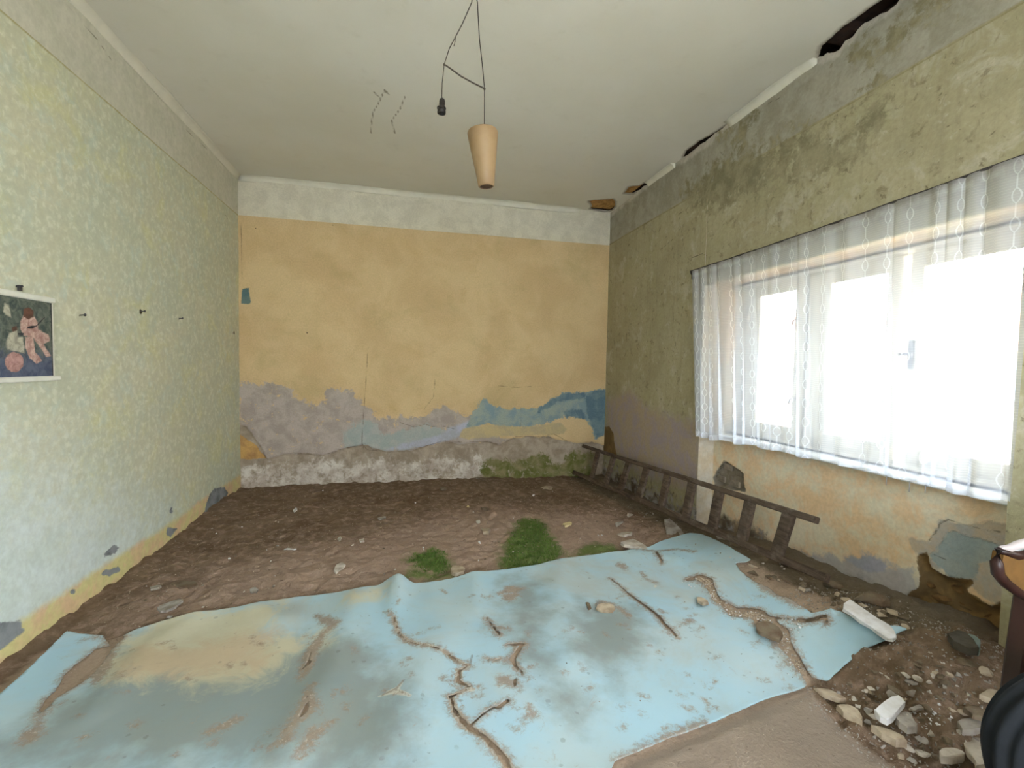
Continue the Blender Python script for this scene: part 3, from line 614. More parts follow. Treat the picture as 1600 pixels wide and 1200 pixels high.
for _ in range(30):
    q = (_r.uniform(60, 600), _r.uniform(1000, 1190)); a_ = _r.uniform(.001, .006)
    D_([q, (q[0]+_r.uniform(-14, 14), q[1]+_r.uniform(-8, 8))], [a_, a_*.6])
film = umax(sdp(X, Y, G([(330, 1010), (560, 1010), (640, 1120), (620, 1200), (-60, 1200), (60, 1130), (200, 1060)]))+0.02, sdp(X, Y, G([(790, 905), (850, 910), (850, 1010), (880, 1050), (920, 1110), (900, 1140), (850, 1080), (815, 1040), (780, 985)]))-0.02, sdp(X, Y, G([(440, 1000), (560, 1000), (540, 1060), (500, 1150), (430, 1210), (380, 1180), (450, 1060)]))-0.03,
            sdp(X, Y, G([(0, 1180), (120, 1090), (190, 1010), (330, 1000), (300, 1070), (150, 1180), (60, 1260)])), sdp(X, Y, G([(900, 940), (1010, 950), (1010, 1010), (960, 1080), (880, 1030)]))-0.03)
yel = umax(sdp(X, Y, G([(250, 976), (400, 952), (430, 948), (428, 965), (410, 1000), (470, 1005), (470, 1020), (410, 1070), (330, 1080), (180, 1065), (165, 1040), (190, 1010)])), sdp(X, Y, G([(540, 940), (600, 925), (590, 945), (550, 950)]))-0.01, sdp(X, Y, G([(500, 1000), (520, 995), (515, 1015), (490, 1022)]))-.005)
tan = umax(sdp(X, Y, G([(180, 1065), (220, 1020), (300, 1020), (400, 990), (430, 1000), (400, 1050), (260, 1060)])))
star = umax(stroke(X, Y, G(crop(400, 900, 4, [(770, 785), (860, 755), (960, 800)])), [.001, .016, .006]), stroke(X, Y, G(crop(400, 900, 4, [(870, 760), (920, 690)])), [.014, .002]), stroke(X, Y, G(crop(400, 900, 4, [(1330, 740), (1370, 745)])), [.015, .004]),
            stroke(X, Y, G(crop(850, 800, 4, [(700, 480), (690, 490)])), [.005, .004]), *[stroke(X, Y, p, [a+0.006 for a in w]) for p, w in hole[1:4]])
starl = np.min([dline(X, Y, G(crop(400, 900, 4, [(780, 780), (870, 745), (960, 800)]))), dline(X, Y, G(crop(400, 900, 4, [(870, 750), (925, 688)]))), dline(X, Y, G(crop(400, 900, 4, [(1350, 522), (1335, 592)])))], 0)
# waves of the loose sheet
def ridge(pts, w, h):
    return h*np.exp(-(dline(X, Y, G(pts))/w)**2)
wv = ridge([(622, 916), (618, 945), (612, 985)], 0.055, 0.050)*ss(2.05, 2.6, Y)+ridge([(560, 940), (520, 1050), (440, 1200)], 0.10, 0.022)+ridge([(740, 905), (745, 960)], 0.06, 0.014)+ridge([(870, 890), (880, 960), (900, 1030)], 0.07, 0.012)
wv = wv+ridge([(300, 970), (230, 1020), (150, 1120)], 0.08, 0.014)+ridge([(690, 1000), (640, 1100), (600, 1200)], 0.09, 0.012)+ridge([(1000, 870), (1060, 880), (1110, 900)], 0.06, 0.012)+ridge([(400, 955), (440, 975)], 0.06, 0.014)
wv = wv+ridge([(1340, 990), (1400, 995)], 0.06, 0.02)+0.008*fbm(X, Y, 2.3, 2)+0.002*fbm(X, Y, 9, 2)
curl = 0.005*np.exp(-np.clip(-hs, 0, 1)/0.02)*ss(-0.2, 0.3, fbm(X, Y, 5, 2))+0.006*np.exp(-np.clip(so, 0, 1)/0.03)
Zl = gz(X, Y)+0.016+np.clip(wv, -0.008, 1)+curl
# the dirt follows the sheet from below
fx_i = np.clip(((FX-X[0])/0.0105).round().astype(int), 0, len(np.unique(X))-1); fy_j = np.clip(((FY-Y[0])/0.0105).round().astype(int), 0, len(np.unique(Y))-1)
sh = (len(np.unique(X)), len(np.unique(Y))); ux, uy = np.unique(X), np.unique(Y)
fx_i = np.clip(np.searchsorted(ux, FX), 0, sh[0]-1); fy_j = np.clip(np.searchsorted(uy, FY), 0, sh[1]-1)
ZW = (gz(X, Y)+0.016+np.clip(wv, -0.008, 1)).reshape(sh)[np.ix_(fx_i, fy_j)]; SO = so.reshape(sh)[np.ix_(fx_i, fy_j)]
SO = np.where((FX[:, None] < ux[0]) | (FX[:, None] > ux[-1]) | (FY[None, :] > uy[-1]) | (FY[None, :] < uy[0]), -1, SO)
gX, gY = np.meshgrid(FX, FY, indexing='ij'); fine_ = 0.0025*fbm(gX, gY, 30, 2)
kk = ss(0.0, 0.05, SO); FZ = FZ*(1-kk)+(ZW-0.0065+fine_)*kk
co = np.empty(FZ.size*3, np.float32); floor_ob.data.vertices.foreach_get('co', co); co[2::3] = FZ.ravel(); floor_ob.data.vertices.foreach_set('co', co); floor_ob.data.update()
# stay above the dirt
fi = np.clip(((X-FX[0])/(FX[1]-FX[0])).round().astype(int), 0, len(FX)-1); fj = np.clip(((Y-FY[0])/(FY[1]-FY[0])).round().astype(int), 0, len(FY)-1)
Zl = np.maximum(Zl, np.where(lsd > -0.03, FZ[fi, fj]+0.0025, -9))
P = np.stack([X, Y, Zl, dirt, film, yel, tan, star, starl, so], 1)
P2, T2 = clip(P, Q, lsd)
t = NT('blue_linoleum'); n1 = t.noise(2.6, 5, 0.6, 0.4); n2 = t.noise(24, 7, 0.7, 0.3); n3 = t.noise(130, 3, 0.6); en = t.math('SUBTRACT', n2, 0.5); e2 = t.math('SUBTRACT', t.noise(7, 6, 0.6), 0.5)
col = t.mix(t.rng(n1, 0.35, 0.68), sc(162, 194, 208), sc(172, 192, 197))
col = t.mix(t.math('MULTIPLY', t.rng(t.noise(5, 6, 0.7), 0.5, 0.75), 0.5), col, sc(166, 178, 176))
col = t.mix(t.math('MULTIPLY', t.rng(t.noise(1.3, 6, 0.7, 0.8), 0.5, 0.68), 0.5), col, sc(172, 170, 158))
def lay2(a, c1, c2, amp, soft, k=1.0, e=None):
    global col
    f = t.math('MULTIPLY', t.rng(t.math('MULTIPLY_ADD', e or en, amp*2, t.attr(a)), -soft, soft), k); col = t.mix(f, col, t.mix(n2, c1, c2)); return f
lay2('film', sc(118, 127, 125), sc(132, 134, 124), 0.20, 0.12, 0.8, e2)
lay2('yel', sc(206, 198, 166), sc(190, 180, 150), 0.22, 0.07, 0.8, t.math('SUBTRACT', t.noise(5.5, 8, 0.72, 1.2), 0.5))
lay2('tan', sc(192, 166, 136), sc(178, 156, 132), 0.20, 0.06, 0.6, t.math('SUBTRACT', t.noise(8, 8, 0.72, 1.0), 0.5))
lay2('star', sc(206, 204, 188), sc(196, 190, 172), 0.012, 0.004, 0.85)
f = t.rng(t.attr('starl'), 0.007, 0.003); col = t.mix(t.math('MULTIPLY', f, 0.6), col, sc(110, 98, 86))
fd = lay2('dirt', sc(170, 152, 134), sc(120, 102, 86), 0.085, 0.016, 0.86, t.math('SUBTRACT', t.noise(38, 10, 0.85, 0.6), 0.5))
fd2 = t.rng(t.noise(95, 4, 0.7), 0.55, 0.68); col = t.mix(t.math('MULTIPLY', t.math('MULTIPLY', fd, fd2), 0.6), col, sc(206, 194, 180))
# scattered specks and scuffs
vo = t.n('ShaderNodeTexVoronoi', {'Vector': t.co, 'Scale': 17.0}); spk = t.math('MULTIPLY', t.rng(t.math('MULTIPLY_ADD', en, 0.7, vo.outputs['Distance']), 0.13, 0.08), t.rng(t.noise(5, 3, 0.6), 0.45, 0.55))
col = t.mix(t.math('MULTIPLY', spk, 0.32), col, sc(96, 88, 80))
sc_ = t.rng(t.noise(11, 8, 0.78, 0.6), 0.59, 0.70); col = t.mix(t.math('MULTIPLY', sc_, 0.6), col, sc(158, 142, 126))
ro = t.math('MULTIPLY_ADD', fd, 0.4, t.math('MULTIPLY_ADD', n2, 0.25, 0.42))
lino_m = t.done(t.bsdf(col, ro, t.bump(t.math('ADD', t.math('MULTIPLY', n2, 0.25), t.math('MULTIPLY', fd, t.math('MULTIPLY', n3, 1.2))), 0.30, 0.006), spec=0.35))
me = np_mesh('linoleum_sheet', P2[:, :3], T2, dict(dirt=P2[:, 3], film=P2[:, 4], yel=P2[:, 5], tan=P2[:, 6], star=P2[:, 7], starl=P2[:, 8]))
lino = tagk(link_mesh('linoleum_sheet', me, lino_m), 'torn pale blue linoleum sheet lying over the near half of the dirt floor', 'linoleum')
sm = lino.modifiers.new('thick', 'SOLIDIFY'); sm.thickness = 0.003; sm.offset = -1
LX, LY = np.unique(X), np.unique(Y); LZ = Zl.reshape(len(LX), len(LY)); LS = lsd.reshape(LZ.shape)
def sz(x, y):
    """top surface: linoleum where it lies, dirt elsewhere"""
    if LX[0] < x < LX[-1] and LY[0] < y < LY[-1]:
        i = int(np.searchsorted(LX, x)); j = int(np.searchsorted(LY, y))
        if LS[i, j] > 0: return float(LZ[i, j])
    return fz(x, y)
def sat(px, py):
    z = 0.0
    for _ in range(16):
        p = at(px, py, 2, z); z = 0.5*z+0.5*sz(p.x, p.y)
    return at(px, py, 2, z)

# ================================================================== WINDOW in the niche
paint_m = simple('old_cream_window_paint', sc(222, 216, 198), 0.55, 0.08, 12, 0.15)
paint2_m = simple('white_sill_paint', sc(232, 232, 228), 0.5, 0.06, 10, 0.15)
iron_m = simple('dull_iron', sc(96, 96, 98), 0.5, 0.15, 30, 0.2, metal=0.6)
t = NT('window_glass'); g = t.n('ShaderNodeBsdfGlossy', {0: (1, 1, 1, 1), 1: 0.02}).outputs[0]; tr = t.n('ShaderNodeBsdfTransparent', {0: (0.96, 0.98, 0.97, 1)}).outputs[0]
lw = t.n('ShaderNodeLayerWeight', {0: 0.25}).outputs['Fresnel']; ms = t.n('ShaderNodeMixShader', {0: t.math('MULTIPLY', lw, 0.4)}); t.put(ms.inputs[1], tr); t.put(ms.inputs[2], g)
glass_m = t.done(ms.outputs[0])
win = empty('window_1', (NX+0.06, 2.15, WIN_Z0), kind='structure', label='cream painted wooden triple casement window behind the lace curtain')
def wbox(name, y0, y1, z0, z1, x0, x1, mat=paint_m, bev=0.003, parent=None):
    o = win if parent is None else parent
    ob = box_obj(name, (x0, y0, z0), (x1, y1, z1), mat, o, bev)
    if parent is None: ob.location = Vector((0, 0, 0))-win.location
    return ob
def wframe(name, y0, y1, z0, z1, w, x0, x1, wb=None):
    bm = bmesh.new(); wb = wb or w
    for lo, hi in [((x0, y0, z0), (x1, y0+w, z1)), ((x0, y1-w, z0), (x1, y1, z1)), ((x0, y0+w, z1-w), (x1, y1-w, z1)), ((x0, y0+w, z0), (x1, y1-w, z0+wb))]: add_box(bm, lo, hi, bevel=0.003)
    o = bm_obj(name, bm, paint_m, win); o.location = Vector((0, 0, 0))-win.location; return o
# outer frame, posts and the three casements (each stile, the pane behind)
wframe('outer_frame', WY0, WY1, WIN_Z0, WIN_Z1, 0.045, 2.43, 2.50)
wbox('post', 2.30, 2.41, 0.80, 1.83, 2.435, 2.50); wbox('post', 2.835, 2.99, 0.80, 1.83, 2.43, 2.50)
for y0, y1, l, r in [(2.372, 2.86, .072, .115), (1.80, 2.345, .076, .15), (1.29, 1.765, .045, .058)]:
    bm = bmesh.new(); z0, z1 = 0.80, 1.825
    for lo, hi in [((2.395, y0, z0), (2.43, y0+l, z1)), ((2.395, y1-r, z0), (2.43, y1, z1)), ((2.395, y0+l, z1-.062), (2.43, y1-r, z1)), ((2.395, y0+l, z0), (2.43, y1-r, z0+.075))]: add_box(bm, lo, hi, bevel=0.003)
    add_box(bm, (2.388, y0+l-0.012, z1-.074), (2.40, y1-r+0.012, z1-.060)); add_box(bm, (2.384, y0+0.01, z0+0.02), (2.40, y1-0.01, z0+.032))
    o = bm_obj('casement', bm, paint_m, win); o.location = Vector((0, 0, 0))-win.location
    box_obj('pane', (2.410, y0+l-.006, z0+.07), (2.414, y1-r+.006, z1-.058), glass_m, o)
# outer casements near the outer face of the wall
wframe('outer_casement', WY0, 1.90, WIN_Z0, WIN_Z1, 0.05, 2.62, 2.66); wframe('outer_casement', 1.90, 2.51, WIN_Z0, WIN_Z1, 0.05, 2.62, 2.66); wframe('outer_casement', 2.51, WY1, WIN_Z0, WIN_Z1, 0.05, 2.62, 2.66)
# head moulding, drip bar, inner sill board
wbox('head_moulding', WY0, WY1, 1.838, 1.852, 2.372, 2.43); wbox('bottom_rail', WY0, WY1, 0.765, 0.80, 2.385, 2.43)
wbox('sill', NY0+0.01, NY1-0.01, 0.735, 0.760, 2.262, 2.43, paint2_m, 0.006)
# window handle on the right casement; two corner irons on the left casement
bm = bmesh.new(); add_box(bm, (2.378, 1.728, 1.26), (2.396, 1.748, 1.40), bevel=.004); add_box(bm, (2.352, 1.715, 1.325), (2.372, 1.775, 1.340), bevel=.003); add_tube(bm, [(2.36, 1.738, 1.333), (2.395, 1.738, 1.333)], .006)
o = bm_obj('window_handle', bm, iron_m, win); o.location = -win.location
for z in (1.56, 1.06):
    bm = bmesh.new(); add_tube(bm, [(2.392, 2.395, z), (2.372, 2.40, z+.01), (2.368, 2.43, z-.004), (2.368, 2.438, z-.035)], .005, 6); o = bm_obj('casement_hook', bm, iron_m, win); o.location = -win.location
# second window behind the camera; rear-wall window added to let in fill light
for nm, lo, hi, ax in (('window_2', (2.42, W2[0], W2[2]), (2.46, W2[1], W2[3]), 0), ('added_window_3', (RW[0], YF-.16, RW[2]), (RW[1], YF-.12, RW[3]), 1)):
    bm = bmesh.new(); w = 0.06; a = 1-ax
    def seg(u0, u1, z0, z1):
        l, h = list(lo), list(hi); l[a], h[a], l[2], h[2] = u0, u1, z0, z1; add_box(bm, l, h)
    seg(lo[a], lo[a]+w, lo[2], hi[2]); seg(hi[a]-w, hi[a], lo[2], hi[2]); seg(lo[a], hi[a], lo[2], lo[2]+w); seg(lo[a], hi[a], hi[2]-w, hi[2]); m_ = (lo[a]+hi[a])/2; seg(m_-w/2, m_+w/2, lo[2], hi[2])
    tagk(bm_obj(nm, bm, paint_m), kind='structure')

# ================================================================== OUTSIDE
yard_m = simple('yard_gravel', sc(216, 210, 200), 0.95, 0.1, 3, 0.3)
bm = bmesh.new(); add_box(bm, (OX, -12, -0.5), (40, 30, -0.35)); tagk(bm_obj('yard', bm, yard_m), kind='structure')
hm = simple('house_render', sc(226, 216, 204), 0.95, 0.05, 1, 0.1); tile_m = simple('red_roof_tile', sc(196, 142, 124), 0.9, 0.1, 3, 0.3)
house = empty('neighbour_house', (13, 8, -0.4), label='pale rendered house with red tiled roof seen across the yard through the lace curtain', cat='building')
def hpart(name, bm, mat):
    o = bm_obj(name, bm, mat, house); o.location = -house.location; return o
bm = bmesh.new(); add_box(bm, (13, -6, -0.4), (19, 22, 2.05)); hpart('wall', bm, hm)
bm = bmesh.new(); ys = [-6.4, 22.4]
for (x0, z0, x1, z1) in [(12.6, 2.0, 16, 3.6), (16, 3.6, 19.4, 2.0)]:
    vs = [bm.verts.new(c) for c in [(x0, ys[0], z0), (x1, ys[0], z1), (x1, ys[1], z1), (x0, ys[1], z0), (x0, ys[0], z0-.15), (x1, ys[0], z1-.15), (x1, ys[1], z1-.15), (x0, ys[1], z0-.15)]]
    for f in [(0, 1, 2, 3), (7, 6, 5, 4), (0, 4, 5, 1), (1, 5, 6, 2), (2, 6, 7, 3), (3, 7, 4, 0)]: bm.faces.new([vs[i] for i in f])
hpart('roof', bm, tile_m)
dk = simple('dark_pane', sc(120, 130, 140), 0.2, 0.05, 3, 0)
for yy in (4.0, 6.6, 9.2, 12.0):
    bm = bmesh.new(); add_box(bm, (12.94, yy, 0.5), (13.02, yy+1.0, 1.6), bevel=0.02); w = hpart('window', bm, paint_m)
    bm = bmesh.new(); add_box(bm, (12.92, yy+.08, 0.58), (12.945, yy+.47, 1.52)); add_box(bm, (12.92, yy+.53, 0.58), (12.945, yy+.92, 1.52)); bm_obj('pane', bm, dk, w)

# ================================================================== LACE CURTAIN
ny, nz = 520, 60
tt = np.linspace(0, 1, ny)[:, None]*np.ones((1, nz)); vv = np.ones((ny, 1))*np.linspace(0, 1, nz)[None, :]   # vv 0 top .. 1 bottom
yt = 3.20+(1.185-3.20)*tt; yb = 3.075+(1.195-3.075)*tt
Yc = yt*(1-vv)+yb*vv
ph = fbm(tt*3+1, tt*0, 3.2, 2)*5+fbm(tt*3+4, vv*0.3, 1.1, 2)*2.0*vv
ph2 = 2*PI*yt/0.115+ph*1.2
amp = (0.012+0.016*vnoise(tt*14, tt*0+3))*(0.25+1.0*vv)*(1-0.55*ss(0.96, 1, tt))
Xc = 2.158+amp*np.sin(ph2)+0.006*np.sin(ph2*2.3+1)*vv
Yc = Yc+0.012*np.cos(ph2)*(0.4+0.6*vv)
ztop = 2.004+0.034*tt-0.012*np.sin(PI*tt); zbot = 0.722+0.045*tt+0.012*np.sin(tt*46)*vnoise(tt*20, tt*0)+0.02*np.sin(tt*PI)
Zc_ = ztop*(1-vv)+zbot*vv
arc = np.cumsum(np.hypot(np.diff(Xc[:, 30], prepend=Xc[0, 30]), np.diff(Yc[:, 30], prepend=Yc[0, 30])))[:, None]*np.ones((1, nz))
i = np.arange(ny-1)[:, None]*nz+np.arange(nz-1)[None, :]; Qc = np.stack([i, i+nz, i+nz+1, i+1], -1).reshape(-1, 4)
t = NT('lace_curtain'); au = t.attr('au'); av = t.attr('av')
def fold(v, p): # distance to nearest multiple of p
    return t.math('ABSOLUTE', t.math('SUBTRACT', t.math('MODULO', v, p), p/2))
xx = t.math('SUBTRACT', t.math('MODULO', au, 0.118), 0.059); ax_ = t.math('ABSOLUTE', xx)
sn = t.math('MAXIMUM', t.math('SINE', t.math('MULTIPLY', av, 2*PI/0.105)), 0.0); big = t.math('MULTIPLY', t.math('POWER', sn, 0.6), 0.0135)
ln = t.rng(t.math('ABSOLUTE', t.math('SUBTRACT', ax_, big)), 0.0034, 0.0016)
mesh_ = t.math('MAXIMUM', t.rng(fold(av, 0.0105), 0.0042, 0.0052), 0.0)
weave = t.math('MULTIPLY', mesh_, 0.10)
hem = t.math('MAXIMUM', t.rng(t.attr('vv'), 0.966, 0.972), t.math('MULTIPLY', t.rng(t.attr('vv'), 0.05, 0.02), 0.9))
op = t.math('ADD', t.math('ADD', 0.36, weave), t.math('MULTIPLY', ln, 0.20)); op = t.math('ADD', op, t.math('MULTIPLY', hem, 0.22), clamp=True)
col = t.mix(t.math('MULTIPLY', t.rng(t.math('MULTIPLY_ADD', t.math('SUBTRACT', t.noise(9, 6, 0.7), 0.5), 0.10, t.attr('vv')), 0.06, -0.005), 0.8), sc(232, 238, 250), sc(140, 134, 126))
dif = t.n('ShaderNodeBsdfDiffuse', {0: col}).outputs[0]; trl = t.n('ShaderNodeBsdfTranslucent', {0: col}).outputs[0]
m1 = t.n('ShaderNodeMixShader', {0: 0.17, 1: dif, 2: trl}); tr = t.n('ShaderNodeBsdfTransparent').outputs[0]
m2 = t.n('ShaderNodeMixShader', {0: op, 1: tr, 2: m1.outputs[0]}); lace_m = t.done(m2.outputs[0])
me = np_mesh('lace_curtain', np.stack([Xc.ravel(), Yc.ravel(), Zc_.ravel()], 1), Qc, dict(au=arc, av=Zc_+0.012*np.floor(arc/0.118), vv=vv))
cur = tagk(link_mesh('lace_curtain', me, lace_m), 'sheer white lace curtain with chain pattern hanging in front of the window', 'curtain')
dirty = simple('sooty_wire', sc(74, 70, 66), 0.9, 0.2, 40, 0.4)
bm = bmesh.new(); add_tube(bm, [(2.165+0.004*math.sin(k*1.7), 3.235+(1.10-3.235)*k/24, 2.008+0.034*k/24-0.012*math.sin(PI*k/24)) for k in range(25)], 0.006, 8); bm_obj('curtain_wire', bm, dirty, cur)
bm = bmesh.new(); add_tube(bm, [(2.228, 3.25, 1.985), (2.19, 3.25, 1.99), (2.168, 3.235, 2.008)], .009, 8); add_box(bm, (2.205, 3.225, 1.955), (2.232, 3.285, 2.01), bevel=.006); bm_obj('wall_hook', bm, dirty, cur)
bm = bmesh.new(); add_tube(bm, [(2.228, 1.10, 2.03), (2.165, 1.10, 2.042)], .008, 8); bm_obj('wall_hook', bm, dirty, cur)
# threads hanging from the hem
for px, py in [(1421, 762), (1446, 764), (1385, 752)]:
    bm = bmesh.new(); p = at(px, py, 0, 2.16); add_tube(bm, [(2.16, p.y, p.z+0.03), (2.162, p.y+.002, p.z-0.02)], 0.0016, 4); bm_obj('loose_thread', bm, lace_m, cur)

# ================================================================== LADDER lying on its edge along the right wall
wood_m_t = NT('grey_weathered_wood'); t = wood_m_t
gv = t.mapping((30, 3.0, 30)); gr = t.noise(1.6, 6, 0.65, 0.5, gv)
col = t.mix(t.rng(gr, 0.35, 0.7), sc(98, 84, 72), sc(66, 54, 46)); col = t.mix(t.math('MULTIPLY', t.rng(t.noise(12, 6, 0.7), 0.5, 0.7), 0.5), col, sc(132, 122, 110))
wood_m = t.done(t.bsdf(col, 0.9, t.bump(gr, 0.5, 0.006), spec=0.15))
uA, uB = at(912, 697, 1, 4.86), at(1276, 813, 1, 1.90)
lA, lB = at(897, 738, 1, 4.86), at(1264, 892, 1, 1.92)
lE = lB+(lB-lA).normalized()*0.10
def proj_x(p):
    d = p-CAM; return 800+F_PX*d.dot(RT)/d.dot(FW)
def on_line(a, b, px):
    lo, hi = 0.0, 1.0
    for _ in range(40):
        m_ = (lo+hi)/2
        if proj_x(a.lerp(b, m_)) < px: lo = m_
        else: hi = m_
    return a.lerp(b, lo)
def bar(name, a, b, w, h, mat, parent, upv, taper=1.0, seed=0, n=10):
    """board from a to b: w across (side), h along upv"""
    a, b = Vector(a), Vector(b); d = (b-a).normalized(); s = d.cross(upv).normalized(); u = s.cross(d).normalized(); bm = bmesh.new(); rows = []
    for i in range(n+1):
        f = i/n; p = a.lerp(b, f)+s*(0.003*mnoise.noise(Vector((f*6, seed, 0))))+u*(0.003*mnoise.noise(Vector((f*5, 0, seed+9)))); k = 1+(taper-1)*f; c = 0.28
        row = []
        for q, r in [(-1, -1+c), (-1, 1-c), (-1+c, 1), (1-c, 1), (1, 1-c), (1, -1+c), (1-c, -1), (-1+c, -1)]:
            row.append(bm.verts.new(p+s*(q*w/2*k)+u*(r*h/2*k)))
        rows.append(row)
    for i in range(n):
        for k in range(8): bm.faces.new((rows[i][k], rows[i][(k+1) % 8], rows[i+1][(k+1) % 8], rows[i+1][k]))
    bm.faces.new(rows[0]); bm.faces.new(rows[-1])
    return bm_obj(name, bm, mat, parent)
lad = empty('ladder', (0, 0, 0), label='grey weathered wooden ladder lying on its edge along the right wall', cat='ladder')
dirv = (uB-uA).normalized(); acr = (uA-lA).normalized()
bar('rail', uA, uB, 0.040, 0.036, wood_m, lad, acr, 1.0, 1); bar('rail', lA, lE, 0.040, 0.042, wood_m, lad, acr, 1.0, 2)
ups = [935, 959, 983, 1011, 1044, 1082, 1125, 1173, 1234]; lows = [924, 946, 969, 998, 1033, 1071, 1112, 1158, 1213]
for k, (a, b) in enumerate(zip(ups, lows)):
    pa, pb = on_line(uA, uB, a), on_line(lA, lB, b); bar('rung', pb, pa, 0.030, 0.076, wood_m, lad, dirv, 1.0, k, 4)

# ================================================================== PENDANT LAMP AND BARE SOCKET
LYD = 2.2
def ly(px, py): return at(px, py, 1, LYD)
shade_m = simple('cream_plastic_shade', sc(156, 130, 94), 0.5, 0.06, 8, 0.08, col2=sc(142, 114, 80), spec=0.45)
brown_m = simple('brown_socket', sc(88, 66, 52), 0.5, 0.2, 30, 0.2); cord_m = simple('grey_brown_flex', sc(84, 76, 66), 0.8, 0.2, 60, 0.2); bake_m = simple('black_bakelite', sc(34, 30, 28), 0.35, 0.1, 20, 0.1, spec=0.5)
tp, bt = ly(754, 205), ly(760, 292)
lamp = empty('pendant_lamp', (bt.x, bt.y, bt.z), label='cream cone shaped pendant lamp hanging on a thin cord from the ceiling', cat='lamp')
hgt = tp.z-bt.z; tilt = Matrix.Rotation(math.atan2(tp.x-bt.x, hgt), 4, 'Y')
bm = bmesh.new(); R0, R1 = 0.034, 0.073
prof = [(R0, 0.0), (R0+.0045, 0.004)]+[(R0+.004+(R1-R0-.004)*f, 0.004+(hgt-0.02)*f) for f in (.25, .5, .75, .95)]+[(R1, hgt-0.008), (R1-.004, hgt), (R1-.010, hgt+0.003)]
inner = [(r-0.003, z) for r, z in prof[::-1]]; inner[0] = (R1-.012, hgt-.001)
add_lathe(bm, prof+inner, 36, close=True); bm.transform(tilt); bm_obj('lamp_shade', bm, shade_m, lamp, True)
bm = bmesh.new(); rg = add_lathe(bm, [(0.0305, 0.004), (0.0305, 0.018), (0.012, 0.022)], 28); bm.faces.new(rg[0]); bm.faces.new(rg[-1]); add_lathe(bm, [(0.031, 0.001), (0.035, 0.001), (0.035, 0.007), (0.031, 0.007)], 28, close=True); bm.transform(tilt); bm_obj('bottom_cap', bm, brown_m, lamp)
bm = bmesh.new(); rg = add_lathe(bm, [(R1-.008, hgt-0.016), (R1-.03, hgt-0.004), (0.012, hgt+.001), (0.006, hgt+0.012)], 28); bm.faces.new(rg[-1]); bm.transform(tilt); bm_obj('top_cap', bm, shade_m, lamp, True)
hk = ly(742, -22); hookz = H-0.004
def rel(p, o): return Vector(p)-o
kn1, kn2, top_ = ly(757, 139), ly(694, 101), ly(757, 199)
hook_top = Vector((hk.x, LYD, H+0.002))
def tw(bm, pts, r): add_tube(bm, pts, r, 6)
bm = bmesh.new(); O = lamp.location
wp = [hook_top, ly(746, 4), ly(749, 60), ly(754, 105), kn1, ly(757, 170), top_-Vector((0, 0, .02))]
tw(bm, [rel(p, O) for p in wp], 0.0026); bm_obj('cord', bm, cord_m, lamp)
bm = bmesh.new(); tw(bm, [rel(p, O) for p in [kn1+Vector((0, -.003, 0)), ly(740, 130), ly(720, 119), ly(705, 108), kn2+Vector((0, -.003, 0))]], 0.0034)
for kn in (kn1, kn2): bmesh.ops.create_icosphere(bm, subdivisions=1, radius=0.0065, matrix=Matrix.Translation(rel(kn, O)))
bm_obj('tie_cord', bm, cord_m, lamp)
bm = bmesh.new(); rg = add_lathe(bm, [(0.004, -0.03), (0.012, -0.028), (0.02, -0.012), (0.045, -0.004), (0.045, 0.004)], 20); bm.faces.new(rg[0]); bm.faces.new(rg[-1]); o = bm_obj('ceiling_rose', bm, shade_m, lamp, True); o.location = rel(hook_top, O)
sk = ly(690, 155)
sock = empty('lamp_socket', (sk.x, sk.y, sk.z-0.065), label='black bakelite bulb socket hanging without a bulb left of the pendant lamp', cat='lamp socket'); O = sock.location.copy()
bm = bmesh.new(); rg = add_lathe(bm, [(0.004, 0.070), (0.010, 0.066), (0.0135, 0.058), (0.0135, 0.040), (0.0115, 0.034), (0.017, 0.026), (0.0195, 0.010), (0.0195, 0.0), (0.016, 0.0), (0.015, 0.022), (0.004, 0.024)], 24); bm.faces.new(rg[0]); bm.faces.new(rg[-1])
bm.transform(Matrix.Rotation(0.05, 4, 'Y')); bm_obj('socket_body', bm, bake_m, sock, True)
bm = bmesh.new(); add_lathe(bm, [(0.0198, 0.020), (0.0212, 0.022), (0.0212, 0.026), (0.0185, 0.027)], 24, close=True); bm_obj('socket_ring', bm, bake_m, sock, True)
bm = bmesh.new(); tw(bm, [rel(p, O) for p in [hook_top+Vector((-.006, 0, 0)), ly(737, 4), ly(722, 38), ly(712, 57), ly(702, 76), kn2, ly(691, 130), sk]], 0.0024)
tw(bm, [rel(p, O) for p in [ly(712, 57), ly(711, 65), ly(709, 72)]], 0.002); bm_obj('cord', bm, cord_m, sock)

# ================================================================== PICTURE on the left wall
pic = empty('scroll_picture', (XL+0.01, 2.25, 1.14), label='faded print of two seated figures hanging between white battens on the left wall', cat='picture'); PO = pic.location.copy()
cp5 = lambda p: WL(crop(0, 430, 6.667, p), )
U, Vv, Q = grid(1.985, 2.500, 1.157, 1.490, 0.0035)
pf = lambda p: sdp(U, Vv, cp5(p))
skin = umax(pf([(165, 480), (200, 420), (250, 450), (310, 430), (350, 500), (350, 560), (460, 620), (480, 680), (400, 720), (330, 700), (300, 640), (200, 630), (165, 560)]), pf([(215, 640), (300, 640), (320, 800), (400, 890), (330, 920), (260, 860), (215, 740)]), pf([(330, 690), (400, 710), (490, 840), (440, 850)]))
whit = umax(pf([(50, 600), (130, 560), (140, 640), (190, 640), (210, 810), (150, 800), (20, 770), (10, 700)]), pf([(0, 290), (40, 310), (70, 440), (30, 420), (-20, 380)]))
skirt = pf([(100+100*math.cos(a), 905+105*math.sin(a)) for a in np.linspace(0, 2*PI, 14)[:-1]]); hair = umax(pf([(195, 350), (250, 330), (305, 370), (300, 430), (250, 460), (200, 430)]), pf([(70, 540), (120, 530), (135, 570), (80, 590)]))
